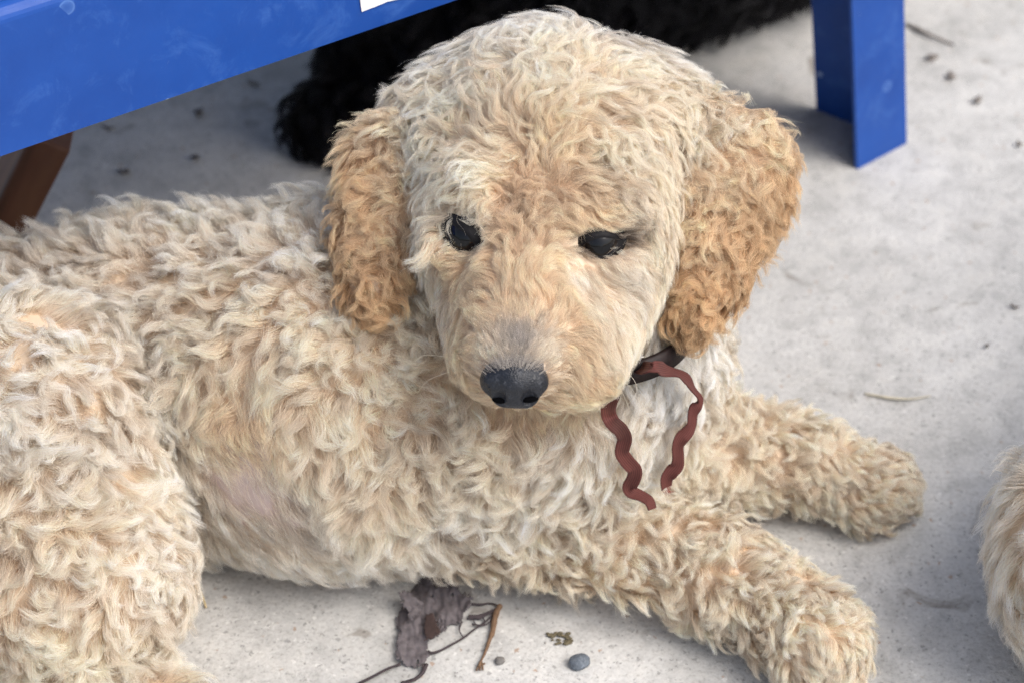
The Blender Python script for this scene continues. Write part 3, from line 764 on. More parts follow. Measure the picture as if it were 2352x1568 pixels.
M['nostril_shade'] = simple_mat('nostril_shade_black', (0.0015, 0.0015, 0.002), 0.9, 0.1, 100, 0.0, 0.0001, 0.05)  # matte black plugs paint the shade inside the nose hollows
for dx, dy, dz, rx in ((-35, 56, 7, 14), (37, 54, 5, 17)):
    sv, sf = sphere(1.0, 20, 14); c_ = nl(dx, dy, dz)
    sv = [c_ + XV * x * rx * kx * 1.05 - UV * y * 8.0 * kx + (XV * 0.25 * (1 if dx > 0 else -1) + UV * 0.35) * x * (1 if dx > 0 else -1) * 6 * kx - DV * z * 8 * kx for x, y, z in sv]
    under(mesh_obj('nostril_shade', sv, sf, M['nostril_shade'], puppy))
# fine pale hairs running up the bridge and over the rim of the nose
n_ = 1500; hx, hy = rng.normal(1181, 34, n_), rng.uniform(792, 850, n_)
hy = hy + ((hx - 1181) / 60) ** 2 * 12
ds = np.arange(1.09, 1.20, 0.001); gx = np.empty((n_, 3)); ok = np.zeros(n_, bool)
for i in range(n_):
    P_ = np.array([D(hx[i], hy[i], d) for d in ds]); w_ = np.where(np.minimum(dog(P_), nb(P_)) < 0)[0]
    if len(w_): gx[i] = P_[w_[0]]; ok[i] = True
gx, hx, hy = gx[ok], hx[ok], hy[ok]; n_ = len(gx)
dirs = norm(UV[None] * 1.0 + XV[None] * ((hx - 1181) / 45 + rng.normal(0, 0.25, n_))[:, None] - DV[None] * 0.35)
ln_ = rng.uniform(0.003, 0.0075, n_); tt_ = np.linspace(0, 1, 6)
S_ = gx[:, None] + dirs[:, None] * (ln_[:, None] * tt_)[..., None] + (XV * 0.0012)[None, None] * (rng.normal(size=n_)[:, None] * tt_ ** 2)[..., None] + (DV * 0.0022)[None, None] * (tt_ ** 2)[None, :, None]
k_ = rng.random(n_)[:, None, None]; C_ = (1 - k_) * np.array([0.20, 0.19, 0.20]) + k_ * np.array([0.80, 0.72, 0.62]) ; C_ = np.repeat(C_, 6, 1)
under(add_curves('bridge_hair', S_, np.tile(4.5e-5 * (1 - 0.6 * tt_), (n_, 1)), C_, puppy, M['fur']))
v, f = nb.mesh(NOSE - 0.03, NOSE + 0.03, 0.0009)
under(fast_mesh('nose', v, f, [M['nose']], puppy))

# ---- whiskers
def smooth_path(pts, n=24):
    P = np.array(pts, float); m = len(P); out = []
    for k in range(n):
        t = k / (n - 1) * (m - 1); i = min(int(t), m - 2); f = t - i
        p0, p1, p2, p3 = P[max(i - 1, 0)], P[i], P[i + 1], P[min(i + 2, m - 1)]
        out.append(0.5 * ((2 * p1) + (-p0 + p2) * f + (2 * p0 - 5 * p1 + 4 * p2 - p3) * f * f + (-p0 + 3 * p1 - 3 * p2 + p3) * f ** 3))
    return np.array(out)
WH = [[(1405, 825), (1423, 839), (1457, 873), (1461, 904), (1439, 930)], [(1400, 850), (1417, 864), (1451, 892), (1478, 936)],
      [(1405, 870), (1424, 890), (1440, 925), (1446, 940)], [(1366, 890), (1372, 911), (1380, 948), (1388, 958)], [(1390, 895), (1386, 925), (1375, 940), (1370, 948)],
      [(1040, 850), (985, 872), (960, 900)], [(1035, 820), (975, 815), (950, 835)]]
wp = np.stack([smooth_path([D(x, y, 1.192 - 0.004 * i) for i, (x, y) in enumerate(w)], 10) for w in WH])
wc = np.tile(np.array([0.93, 0.86, 0.72]), (len(WH), 10, 1)); wr = np.tile(1.1e-4 * (1 - 0.6 * np.linspace(0, 1, 10)), (len(WH), 1))
under(add_curves('whiskers', wp, wr, wc, puppy, M['fur']))

# ------------------------------------------------------------------ sheet, tube and box builders
def tube(path, rad, n=8, closed=False):
    P = np.array(path, float); m = len(P); rad = np.broadcast_to(rad, (m,)); V_, F_ = [], []
    T = np.gradient(P, axis=0); T = norm(T); ref = np.array([0.3, 0.2, 1.0])
    for i in range(m):
        a = norm(np.cross(T[i], ref)); b = np.cross(a, T[i])
        for j in range(n):
            an = 2 * math.pi * j / n
            V_.append(P[i] + rad[i] * (a * math.cos(an) + b * math.sin(an)))
    for i in range(m - 1):
        for j in range(n): F_.append((i * n + j, i * n + (j + 1) % n, (i + 1) * n + (j + 1) % n, (i + 1) * n + j))
    F_.append(tuple(range(n))[::-1]); F_.append(tuple((m - 1) * n + j for j in range(n)))
    return V_, F_
def join(parts):
    V_, F_ = [], []
    for v, f in parts:
        o = len(V_); V_ += list(v); F_ += [tuple(i + o for i in q) for q in f]
    return V_, F_
def prism(bottom, top):
    n = len(bottom); return list(bottom) + list(top), [tuple(range(n))[::-1], tuple(range(n, 2 * n))] + [(i, (i + 1) % n, n + (i + 1) % n, n + i) for i in range(n)]
def bevel(o, w, seg=2):
    m = o.modifiers.new('bevel', 'BEVEL'); m.width = w; m.segments = seg; m.limit_method = 'ANGLE'; return o

# ------------------------------------------------------------------ blue table
ZL, ZT = 0.26, 0.336
A_ = Z(0, 360, ZL); B_ = Z(1050, 0, ZL)
tv = norm((B_ - A_) * np.array([1, 1, 0])); nv = np.array([tv[1], -tv[0], 0]); up = np.array([0, 0, 1.0])   # nv faces the viewer
C1, C2, C3 = Z(1970, 390, 0), Z(2083, 330, 0), Z(1880, 250, 0)
s_leg = float((C2 - A_) @ tv)
S_0, S_1, WID = -0.36, s_leg + 0.02, 0.48
def T_(s_, w_, z_): return A_ * np.array([1, 1, 0]) + tv * s_ - nv * w_ + up * z_      # along, inward, height
table = empty('blue_table', tuple(T_((S_0 + S_1) / 2, WID / 2, 0)))
tag(table, 'scuffed blue metal table with a deep apron above the puppy', 'table')
# apron section: lower lip folded in, flat face, rounded top edge running on into the tabletop
def sect(w0, thick=0.0022, R=0.007):
    o = [(0.016, ZL), (0.0, ZL)]
    o += [(0.0, ZL + 0.012), (0.0, ZT - R)]
    for k in range(1, 7):
        a = math.pi / 2 * k / 6; o.append((R - R * math.cos(a), ZT - R + R * math.sin(a)))
    i_ = [(x + thick if k < 6 else x, z - (0 if k < 6 else thick)) for k, (x, z) in enumerate(o[1:], 1)]
    i_[0] = (thick, ZL + thick)
    return o + i_[::-1] + [(0.016, ZL + thick)]
sec = sect(0)
def sweep(sec, f0, f1, n=24):
    V_, F_ = [], []
    for i in range(n + 1):
        t = i / n
        for w, z in sec: V_.append(np.array(f0(w, z)) * (1 - t) + np.array(f1(w, z)) * t)
    m = len(sec)
    for i in range(n):
        for j in range(m): F_.append((i * m + j, i * m + (j + 1) % m, (i + 1) * m + (j + 1) % m, (i + 1) * m + j))
    F_.append(tuple(range(m))); F_.append(tuple(n * m + j for j in range(m))[::-1])
    return V_, F_
def onto(o, par):
    o.matrix_parent_inverse = Matrix.Translation(-Vector(par.location)); return o
def flat(o):
    o.data.polygons.foreach_set('use_smooth', [False] * len(o.data.polygons)); return o
RR_ = 0.007
v, f = sweep(sec, lambda w, z: T_(S_0, w, z), lambda w, z: T_(S_1, w, z))
ap = onto(mesh_obj('apron', v, f, M['blue'], table), table)
v, f = sweep(sec, lambda w, z: T_(S_1, WID - w, z), lambda w, z: T_(S_0, WID - w, z))
onto(mesh_obj('apron', v, f, M['blue'], table), table)
for se, dr in ((S_0, 1), (S_1, -1)):
    c_ = [T_(se, 0.0035, ZL), T_(se + dr * 0.002, 0.0035, ZL), T_(se + dr * 0.002, WID - 0.0035, ZL), T_(se, WID - 0.0035, ZL)]
    v, f = prism(c_, [q + up * (ZT - ZL - 0.004) for q in c_]); flat(onto(mesh_obj('end_apron', v, f, M['blue'], table), table))
c_ = [T_(S_0, RR_ + 0.0003, ZT - 0.003), T_(S_1, RR_ + 0.0003, ZT - 0.003), T_(S_1, WID - RR_ - 0.0003, ZT - 0.003), T_(S_0, WID - RR_ - 0.0003, ZT - 0.003)]
v, f = prism(c_, [q + up * 0.0031 for q in c_]); flat(onto(mesh_obj('tabletop', v, f, M['blue'], table), table))
flat(ap)
# angle-iron legs; the far right one is the one in view
def leg_mesh(c1, c2, c3, lean):
    th = 0.0022
    def n2(a): return a / np.linalg.norm(a)
    ia = n2(c3 - c2); ib = n2(c1 - c2)
    b = [c1, c2, c3, c3 + ib * th, c2 + ib * th + ia * th, c1 + ia * th]
    return prism(b, [q + np.array([lean[0], lean[1], ZT - 0.006]) for q in b])
def leg_at(c1, c2, c3, lean):
    v, f = leg_mesh(c1, c2, c3, lean); return flat(onto(mesh_obj('leg', v, f, M['blue'], table), table))
c1, c2, c3 = C1 * np.array([1, 1, 0]), C2 * np.array([1, 1, 0]), C3 * np.array([1, 1, 0])
leg_at(c1, c2, c3, (-0.037, 0.012))
for sx in (S_0 + 0.05, S_1 - 0.05):
    for wx in (0.05, WID - 0.03):
        if sx > 0 and wx < 0.1: continue
        q = T_(sx, wx, 0); e1 = (tv if sx < 0 else -tv) * 0.035; e2 = (-nv if wx < 0.1 else nv) * 0.035
        leg_at(q + e1, q, q + e2, (0, 0))
# white sticker on the apron
M['sticker'] = simple_mat('white_sticker', (0.78, 0.79, 0.80), 0.5, 0.04, 60, 0.1)
def on_apron(px, py, lift=0.0012):
    r = DV + XV * (px - 1176) / FPX + UV * (784 - py) / FPX
    p0 = A_ + nv * lift; t = ((p0 - CAM) @ nv) / (r @ nv); return CAM + r * t
q0 = on_apron(832, 27); q1 = on_apron(905, 3); ex = (q1 - q0); ex = ex / np.linalg.norm(ex) * 0.075; ey = on_apron(828, -2) - q0; ey = ey / np.linalg.norm(ey) * 0.034
NS = 10; v, f = [], []
for lay in (0.0, 0.0003):
    for i in range(NS + 1):
        for j in range(5):
            jag = 0.0007 * random.uniform(-1, 1) if j == 0 else 0
            v.append(q0 + ex * i / NS + ey * (j / 4) + ey / np.linalg.norm(ey) * jag + nv * (lay - 0.0008))
off_ = (NS + 1) * 5
for i in range(NS):
    for j in range(4):
        a = i * 5 + j; f.append((a, a + 5, a + 6, a + 1)); f.append((a + off_, a + 1 + off_, a + 6 + off_, a + 5 + off_))
onto(mesh_obj('sticker', v, f, M['sticker'], table, smooth=False), table)

# ------------------------------------------------------------------ slanting wooden strut behind the table apron
m, nt, b = new_mat('reddish_wood'); L_ = nt.links
tc = nd(nt, 'ShaderNodeTexCoord'); mp = nd(nt, 'ShaderNodeMapping'); mp.inputs['Scale'].default_value = (60, 60, 5); L_.new(tc.outputs['Object'], mp.inputs[0])
n_ = nd(nt, 'ShaderNodeTexNoise', i_Scale=1.0, i_Detail=6.0, i_Distortion=0.6); L_.new(mp.outputs[0], n_.inputs['Vector'])
L_.new(ramp(nt, n_.outputs[0], [(0.3, (0.045, 0.022, 0.014)), (0.5, (0.15, 0.062, 0.035)), (0.7, (0.21, 0.10, 0.055))]).outputs[0], b.inputs['Base Color']); b.inputs['Roughness'].default_value = 0.6
M['wood'] = m
p0, p1 = Z(-45, 585, 0.004), D(140, 215, 1.46)
ax_ = Vector(p1 - p0); v, f = prism([(-0.050, -0.012, 0), (0.026, -0.012, 0), (0.026, 0.012, 0), (-0.050, 0.012, 0)], [(-0.050, -0.012, ax_.length), (0.026, -0.012, ax_.length), (0.026, 0.012, ax_.length), (-0.050, 0.012, ax_.length)])
wd = mesh_obj('wooden_strut', v, f, M['wood'], None, smooth=False); wd.location = p0; wd.rotation_euler = ax_.to_track_quat('Z', 'Y').to_euler(); bevel(wd, 0.002)
tag(wd, 'slanting reddish brown wooden strut below the left end of the blue apron', 'wooden post')

# ------------------------------------------------------------------ the two other dogs
def other_dog(name, label, cones, lo, hi, skin, fur, cols, step, per, kids, length, height, radius, flow, wt=None, locked=0.85, curl=1.2):
    b = Body()
    for q in cones: b.cone(*q)
    e = empty(name, tuple((np.array(cones[0][0]) + np.array(cones[0][1])) / 2 * np.array([1, 1, 0]))); tag(e, label, 'dog')
    v, f = b.mesh(lo, hi, step)
    onto(fast_mesh('body', v, f, [skin], e), e)
    A = float(0.5 * np.linalg.norm(np.cross(v[f[:, 2]] - v[f[:, 0]], v[f[:, 3]] - v[f[:, 1]]), axis=1).sum())
    def st(P):
        n = len(P)
        return dict(flow=lambda X: np.tile(np.array(flow, float), (len(X), 1)), length=np.full(n, length), height=np.full(n, height), curl=np.full(n, curl), wave=np.full(n, 0.6),
                    clump=np.full(n, locked), lift=np.full(n, 0.7), lift_end=np.full(n, 0.25), frizz=np.full(n, 0.0007), swirl=np.full(n, 0.6), turns=np.full(n, 0.9), hvar=np.ones(n),
                    color=lambda R: (np.tile(np.array(cols[0]), (len(R), 1)), np.tile(np.array(cols[1]), (len(R), 1))))
    if SHOW_FUR: onto(grow('coat', b, sample_surface(v, f, int(A / per * FUR), wt), st, e, fur, kids=kids, radius=radius, spread=0.008), e)
    return e, b
other_dog('black_dog', 'black curly dog lying under the table behind the puppy', [
    ((-0.035, 1.395, 0.085), (0.18, 1.525, 0.09), 0.078, 0.082, 0.03),
    ((-0.060, 1.39, 0.07), (-0.05, 1.36, 0.04), 0.060, 0.04, 0.03), ((-0.06, 1.36, 0.03), (-0.118, 1.330, 0.020), 0.030, 0.022, 0.02),
    ((0.20, 1.57, 0.10), (0.27, 1.68, 0.17), 0.06, 0.05, 0.03), ((0.26, 1.66, 0.17), (0.27, 1.72, 0.18), 0.05, 0.05, 0.03), ((0.27, 1.72, 0.18), (0.30, 1.70, 0.17), 0.052, 0.045, 0.02), ((0.30, 1.70, 0.165), (0.35, 1.665, 0.15), 0.032, 0.022, 0.02),
    ((0.20, 1.60, 0.05), (0.24, 1.53, 0.022), 0.035, 0.02, 0.02), ((0.22, 1.66, 0.05), (0.33, 1.60, 0.022), 0.035, 0.018, 0.02)],
    (-0.2, 1.28, -0.02), (0.42, 1.82, 0.26), M['black_skin'], M['black_fur'], ((0.006, 0.005, 0.006), (0.014, 0.013, 0.016)), 0.007, 60e-6, 60, 0.026, 0.012, 9e-5, (-0.4, -0.5, -0.7))
other_dog('pale_dog', 'pale straight haired dog cut off at the right edge', [
    ((0.311, 0.885, 0.072), (0.45, 1.00, 0.078), 0.069, 0.074, 0.03), ((0.36, 0.86, 0.06), (0.38, 0.80, 0.03), 0.045, 0.03, 0.03), ((0.38, 0.80, 0.022), (0.42, 0.72, 0.02), 0.022, 0.02, 0.02),
    ((0.45, 1.00, 0.09), (0.53, 1.07, 0.16), 0.055, 0.05, 0.03), ((0.53, 1.07, 0.17), (0.55, 1.11, 0.16), 0.052, 0.040, 0.02), ((0.55, 1.11, 0.155), (0.57, 1.17, 0.14), 0.03, 0.02, 0.02),
    ((0.48, 0.98, 0.04), (0.60, 1.05, 0.02), 0.03, 0.018, 0.02), ((0.46, 1.06, 0.04), (0.56, 1.16, 0.02), 0.03, 0.018, 0.02)],
    (0.2, 0.65, -0.02), (0.68, 1.26, 0.26), M['skin'], M['fur'], (CR['pale'][0], CR['pale'][1]), 0.006, 45e-6, 60, 0.024, 0.009, 7.5e-5, (-0.6, -0.7, -0.5), locked=0.5, curl=0.5)

# ------------------------------------------------------------------ collar
cR, cL, cF, cB = D(1552, 695, 1.268), D(1000, 720, 1.285), D(1395, 862, 1.228), D(1240, 560, 1.36)
cc = (cR + cL + cF + cB) / 4; ca_, cb_ = (cR - cL) / 2, (cF - cB) / 2
cn = norm(np.cross(ca_, cb_)); 
M['leather'] = simple_mat('dark_collar', (0.016, 0.009, 0.009), 0.55, 0.4, 300, 0.5, 0.0006, 0.3)
M['steel'] = simple_mat('steel', (0.75, 0.76, 0.78), 0.18, 0.05, 100, 0.05); M['steel'].node_tree.nodes['Principled BSDF'].inputs['Metallic'].default_value = 1.0
v, f = [], []
NC = 72; sc = [(-0.0058, 0.000), (-0.0054, 0.0018), (0.0054, 0.0018), (0.0058, 0.0), (0.0054, -0.0012), (-0.0054, -0.0012)]
for i in range(NC):
    th = 2 * math.pi * i / NC; p = cc + ca_ * math.cos(th) + cb_ * math.sin(th); o = norm(ca_ * math.cos(th) + cb_ * math.sin(th))
    for a, bq in sc: v.append(p + cn * a + o * bq)
for i in range(NC):
    for j in range(6): f.append((i * 6 + j, i * 6 + (j + 1) % 6, ((i + 1) % NC) * 6 + (j + 1) % 6, ((i + 1) % NC) * 6 + j))
col = mesh_obj('collar', v, f, M['leather']); tag(col, 'dark leather collar between the puppy cheek and its flared ear', 'collar')
rc = D(1469, 806, 1.236); rp = [rc + 0.0062 * (XV * math.cos(t) * 0.9 + UV * math.sin(t) * 0.5 + DV * math.sin(t) * 0.85) for t in np.linspace(0, 2 * math.pi, 25)]
v, f = tube(rp, 0.0011, 8); mesh_obj('ring', v, f, M['steel'], col)

# ------------------------------------------------------------------ ribbon
m, nt, b = new_mat('rust_ribbon'); L_ = nt.links
uvn = nd(nt, 'ShaderNodeAttribute', attribute_name='across')
mt = nd(nt, 'ShaderNodeMath', operation='MULTIPLY'); L_.new(uvn.outputs['Fac'], mt.inputs[0]); mt.inputs[1].default_value = 44.0
sn = nd(nt, 'ShaderNodeMath', operation='SINE'); L_.new(mt.outputs[0], sn.inputs[0])
rr_ = ramp(nt, sn.outputs[0], [(0.0, (0.075, 0.016, 0.012)), (0.9, (0.115, 0.030, 0.022))])
L_.new(rr_.outputs[0], b.inputs['Base Color']); b.inputs['Roughness'].default_value = 0.85
bp = nd(nt, 'ShaderNodeBump', i_Strength=0.25, i_Distance=0.0002); L_.new(sn.outputs[0], bp.inputs['Height']); L_.new(bp.outputs[0], b.inputs['Normal'])
M['ribbon'] = m
def lie_on(q, gap=0.017):
    out = []
    for x, y, w, d0 in q:
        ds = np.arange(1.12, 1.45, 0.002); P = np.array([D(x, y, d) for d in ds]); v = dog(P)
        hit = np.where(v < gap)[0]; d = d0
        if len(hit): d = min(d0, ds[hit[0]])
        out.append(min(d, Z(x, y, 0.003) @ DV - CAM @ DV))
    out = np.array(out); out[:3] = np.maximum(out[3], q[:3, 3])
    return np.convolve(np.pad(out, 1, 'edge'), [0.25, 0.5, 0.25], 'valid')
def ribbon(pts, W=0.0072, n=90):
    """pts: X, Y in the close-up, drawn width, depth"""
    q = np.array(pts, float)
    q[:, 0] = 1320.7 + q[:, 0] * 0.3113; q[:, 1] = 717.8 + q[:, 1] * 0.3113; q[:, 2] *= 0.3113 * 0.9
    q[:, 3] = lie_on(q)
    q = smooth_path(q, n)
    V_, F_, AC = [], [], []
    C = np.array([D(a, b_, d) for a, b_, w, d in q])
    T = norm(np.gradient(C, axis=0)); NA = 9
    for i in range(n):
        view = norm(C[i] - CAM); side = norm(np.cross(T[i], view))
        w = q[i, 2] * q[i, 3] / FPX; cosw = min(1, w / W); sn_ = math.sqrt(max(0, 1 - cosw * cosw))
        d = side * cosw + view * sn_; d = norm(d - T[i] * (d @ T[i])); nn = np.cross(d, T[i])
        for lay in (1, -1):
            for j in range(NA):
                t = j / (NA - 1) - 0.5
                V_.append(C[i] + d * W * t + nn * lay * 0.00035 + nn * 0.0004 * math.cos(t * 5)); AC.append(t + 0.5)
    for i in range(n - 1):
        a0, b0 = i * 2 * NA, (i + 1) * 2 * NA
        for j in range(NA - 1):
            F_.append((a0 + j, a0 + j + 1, b0 + j + 1, b0 + j)); F_.append((a0 + NA + j, b0 + NA + j, b0 + NA + j + 1, a0 + NA + j + 1))
        F_.append((a0, b0, b0 + NA, a0 + NA)); F_.append((a0 + NA - 1, a0 + 2 * NA - 1, b0 + 2 * NA - 1, b0 + NA - 1))
    return V_, F_, AC
r1 = [(300, 520, 110, 1.232), (285, 590, 118, 1.232), (258, 660, 120, 1.234), (245, 735, 122, 1.236), (275, 805, 128, 1.238), (335, 862, 128, 1.242), (366, 925, 122, 1.246), (352, 990, 116, 1.250), (348, 1040, 112, 1.253), (388, 1100, 120, 1.256), (440, 1160, 128, 1.258),
      (432, 1225, 125, 1.258), (402, 1285, 122, 1.256), (425, 1325, 100, 1.253), (490, 1355, 84, 1.251), (545, 1392, 78, 1.250), (566, 1450, 62, 1.250)]
r2 = [(360, 425, 25, 1.236), (400, 410, 22, 1.238), (470, 404, 22, 1.240), (530, 412, 34, 1.242), (600, 409, 68, 1.244), (660, 420, 42, 1.246), (730, 440, 22, 1.248), (790, 472, 48, 1.250), (835, 505, 50, 1.252), (880, 575, 22, 1.256), (915, 640, 32, 1.258),
      (890, 690, 92, 1.260), (866, 750, 72, 1.262), (857, 820, 70, 1.264), (825, 880, 104, 1.267), (785, 925, 112, 1.270), (757, 990, 82, 1.273), (757, 1070, 82, 1.276), (748, 1130, 112, 1.280), (710, 1175, 115, 1.283), (676, 1225, 92, 1.286), (672, 1290, 72, 1.290)]
rb = empty('ribbon', tuple(D(1400, 900, 1.23))); tag(rb, 'rust red wavy ribbon hanging from the puppy neck with a frayed end', 'ribbon')
for pts in (r1, r2):
    v, f, ac = ribbon(pts); o = onto(mesh_obj('ribbon_strand', v, f, M['ribbon'], rb), rb)
    a_ = o.data.attributes.new('across', 'FLOAT', 'POINT'); a_.data.foreach_set('value', ac)
fr = []
for k in range(22):
    x0 = 640 + 60 * random.random(); p = [(x0, 1240 + 40 * random.random()), (x0 + random.uniform(-25, 15), 1310), (x0 + random.uniform(-50, 40), 1340 + random.uniform(-25, 15))]
    if k > 13: p = [(670 + random.uniform(-20, 10), 1150 + 10 * random.random()), (620, 1155 + random.uniform(-15, 20)), (585 + random.uniform(-10, 15), 1160 + random.uniform(-15, 35))]
    fr.append(tube(smooth_path([D(1320.7 + a * 0.3113, 717.8 + c * 0.3113, 1.288) for a, c in p], 6), 0.00022, 5))
v, f = join(fr); onto(mesh_obj('frayed_thread', v, f, simple_mat('frayed_red', (0.20, 0.05, 0.035), 0.9), rb), rb)

# ------------------------------------------------------------------ torn weed cloth scrap with its roots
M['scrap'] = simple_mat('grey_scrap', (0.115, 0.100, 0.105), 0.75, 0.35, 260, 0.6, 0.0006)
M['scrap_brown'] = simple_mat('brown_scrap', (0.070, 0.045, 0.040), 0.8, 0.3, 260, 0.5, 0.0005)
M['thread'] = simple_mat('dark_thread', (0.055, 0.042, 0.045), 0.85, 0.3, 300, 0.4)
M['stem'] = simple_mat('dry_stem', (0.16, 0.095, 0.055), 0.8, 0.3, 300, 0.4)
def cu(X, Y, z=0.0015): return Z(772 + X * 0.1953, 1278 + Y * 0.1953, z)
def inside(poly, x, y):
    c = False; n = len(poly)
    for i in range(n):
        x0, y0 = poly[i]; x1, y1 = poly[i - 1]
        if (y0 > y) != (y1 > y) and x < (x1 - x0) * (y - y0) / (y1 - y0) + x0: c = not c
    return c
def sheet(name, poly, mat, zf, parent, step=13, holes=()):
    xs = [p[0] for p in poly]; ys = [p[1] for p in poly]; ids, V_, F_ = {}, [], []
    nx, ny = int((max(xs) - min(xs)) / step) + 2, int((max(ys) - min(ys)) / step) + 2
    def vid(i, j):
        if (i, j) not in ids:
            X, Y = min(xs) + i * step, min(ys) + j * step
            X += 4 * mnoise.noise((X * 0.05, Y * 0.05, 3)); Y += 4 * mnoise.noise((X * 0.05, Y * 0.05, 9))
            p = cu(X, Y, 0) ; V_.append(p + np.array([0, 0, zf(X, Y)])); ids[(i, j)] = len(V_) - 1
        return ids[(i, j)]
    for i in range(nx):
        for j in range(ny):
            X, Y = min(xs) + (i + 0.5) * step, min(ys) + (j + 0.5) * step
            X2 = X + 34 * mnoise.noise((X * 0.02, Y * 0.02, 1)) + 26 * mnoise.noise((X * 0.06, Y * 0.06, 5)); Y2 = Y + 34 * mnoise.noise((X * 0.02, Y * 0.02, 7)) + 26 * mnoise.noise((X * 0.06, Y * 0.06, 8))
            if inside(poly, X2, Y2) and not any(math.hypot((X - hx) / hr, (Y - hy) / (hr * 1.4)) < 1 for hx, hy, hr in holes):
                F_.append((vid(i, j), vid(i, j + 1), vid(i + 1, j + 1), vid(i + 1, j)))
    o = mesh_obj(name, V_, F_, mat, parent); sm = o.modifiers.new('thick', 'SOLIDIFY'); sm.thickness = 0.0004; sm.offset = 0
    return onto(o, parent)
sc_o = empty('torn_cloth_scrap', tuple(cu(1000, 800, 0))); tag(sc_o, 'torn grey cloth scrap with trailing threads beside the near foreleg', 'scrap')
wr_ = lambda X, Y: 0.0025 + 0.0022 * mnoise.noise((X * 0.006, Y * 0.004, 2)) + 0.0012 * mnoise.noise((X * 0.02, Y * 0.012, 4))
sheet('main_piece', [(1010, 190), (1060, 240), (1200, 230), (1400, 330), (1480, 470), (1600, 530), (1570, 650), (1490, 700), (1450, 800), (1310, 830), (1180, 800), (1150, 760), (1180, 870), (1190, 980), (1090, 1000), (1070, 1100), (1110, 1140), (1040, 1280), (960, 1335), (800, 1290), (750, 1240), (710, 1240), (725, 1000), (740, 900), (700, 760), (760, 650), (780, 600), (840, 520), (870, 410), (950, 330)],
      M['scrap'], wr_, sc_o, holes=((1180, 400, 14), (1130, 500, 12), (960, 1270, 20), (1370, 480, 14)))
sheet('curled_flap', [(735, 610), (800, 565), (930, 600), (1025, 628), (985, 760), (930, 800), (900, 870), (830, 760)], M['scrap'], lambda X, Y: 0.0065 + 0.006 * ((1030 - X) / 300) * (1 - (Y - 560) / 500) + 0.0008 * mnoise.noise((X * 0.02, Y * 0.02, 0)), sc_o, 9)
sheet('brown_underside', [(1060, 770), (1150, 800), (1190, 900), (1215, 1045), (1130, 1060), (1060, 1070), (1040, 900)], M['scrap_brown'], lambda X, Y: 0.0055 + 0.003 * (X - 1060) / 150, sc_o, 9)
sheet('crumpled_lump', [(1195, 790), (1290, 800), (1300, 930), (1230, 960), (1190, 900)], M['scrap'], lambda X, Y: 0.003 + 0.004 * abs(mnoise.noise((X * 0.04, Y * 0.03, 2))), sc_o, 9)
th_ = []
def thr(pts, r, z=0.0012):
    P = smooth_path([cu(x, y, z + 0.0012 * random.random()) for x, y in pts], 20); th_.append(tube(P, np.linspace(r, r * 0.6, 20), 6))
for k in range(6):
    q = lambda: random.uniform(-13, 13)
    thr([(755, 1255 + q()), (600 + q(), 1312 + q()), (450 + q(), 1402 + q()), (290 + q(), 1480 + q()), (160 + 60 * (k % 3) + q(), 1530 - 30 * (k % 3) + q())], random.uniform(0.0004, 0.0007), 0.001 + 0.0004 * k)
for k in range(7):
    q = lambda: random.uniform(-16, 16)
    thr([(1050 + 2 * q(), 1260), (1010 + q(), 1370), (935 + q(), 1432 + q()), (870 + q(), 1460 + q()), (800 + 3 * q(), 1474 + q())], random.uniform(0.0005, 0.0009), 0.001 + 0.0004 * k)
thr([(1080, 1110), (1130, 1130), (1230, 1100), (1350, 1035), (1500, 950), (1600, 870), (1700, 800), (1800, 720), (1890, 610)], 0.0008)
thr([(1480, 760), (1450, 860), (1500, 950)], 0.0005); thr([(1560, 690), (1650, 690), (1730, 720), (1740, 790), (1660, 810), (1600, 720)], 0.0005)
thr([(1590, 550), (1700, 560), (1800, 545), (1910, 570)], 0.0007); thr([(1560, 700), (1700, 680), (1850, 620), (1930, 580)], 0.0006); thr([(1600, 790), (1750, 800), (1860, 700), (1920, 600)], 0.0005)
for k in range(7): thr([(1540 + 20 * k, 720 + 12 * random.random()), (1700, 690 + 25 * random.random() * k / 3), (1820, 640 + 20 * random.random()), (1930, 570 + 20 * random.random())], 0.00045)
v, f = join(th_); onto(mesh_obj('loose_thread', v, f, M['thread'], sc_o), sc_o)
P = smooth_path([cu(x, y, 0.002) for x, y in [(1930, 570), (1890, 640), (1860, 750), (1840, 880), (1800, 990), (1750, 1130), (1700, 1230), (1680, 1290)]], 24)
parts = [tube(P, np.interp(np.linspace(0, 1, 24), [0, 0.15, 0.4, 0.6, 0.8, 1], [0.0014, 0.0017, 0.0014, 0.0010, 0.0005, 0.0009]) * (1 + 0.25 * np.sin(np.arange(24) * 1.9) * rng.random(24)), 8)]
for a, c in ((1650, 1335), (1690, 1330), (1725, 1325), (1750, 1250)): parts.append(tube(smooth_path([cu(1700, 1220), cu((1700 + a) / 2 + 5, 1260), cu(a, c)], 6), 0.0005, 5))
v, f = join(parts); st_ = mesh_obj('dry_stem', v, f, M['stem']); tag(st_, 'thin dry brown stem with a split tip right of the grey cloth scrap', 'stem')

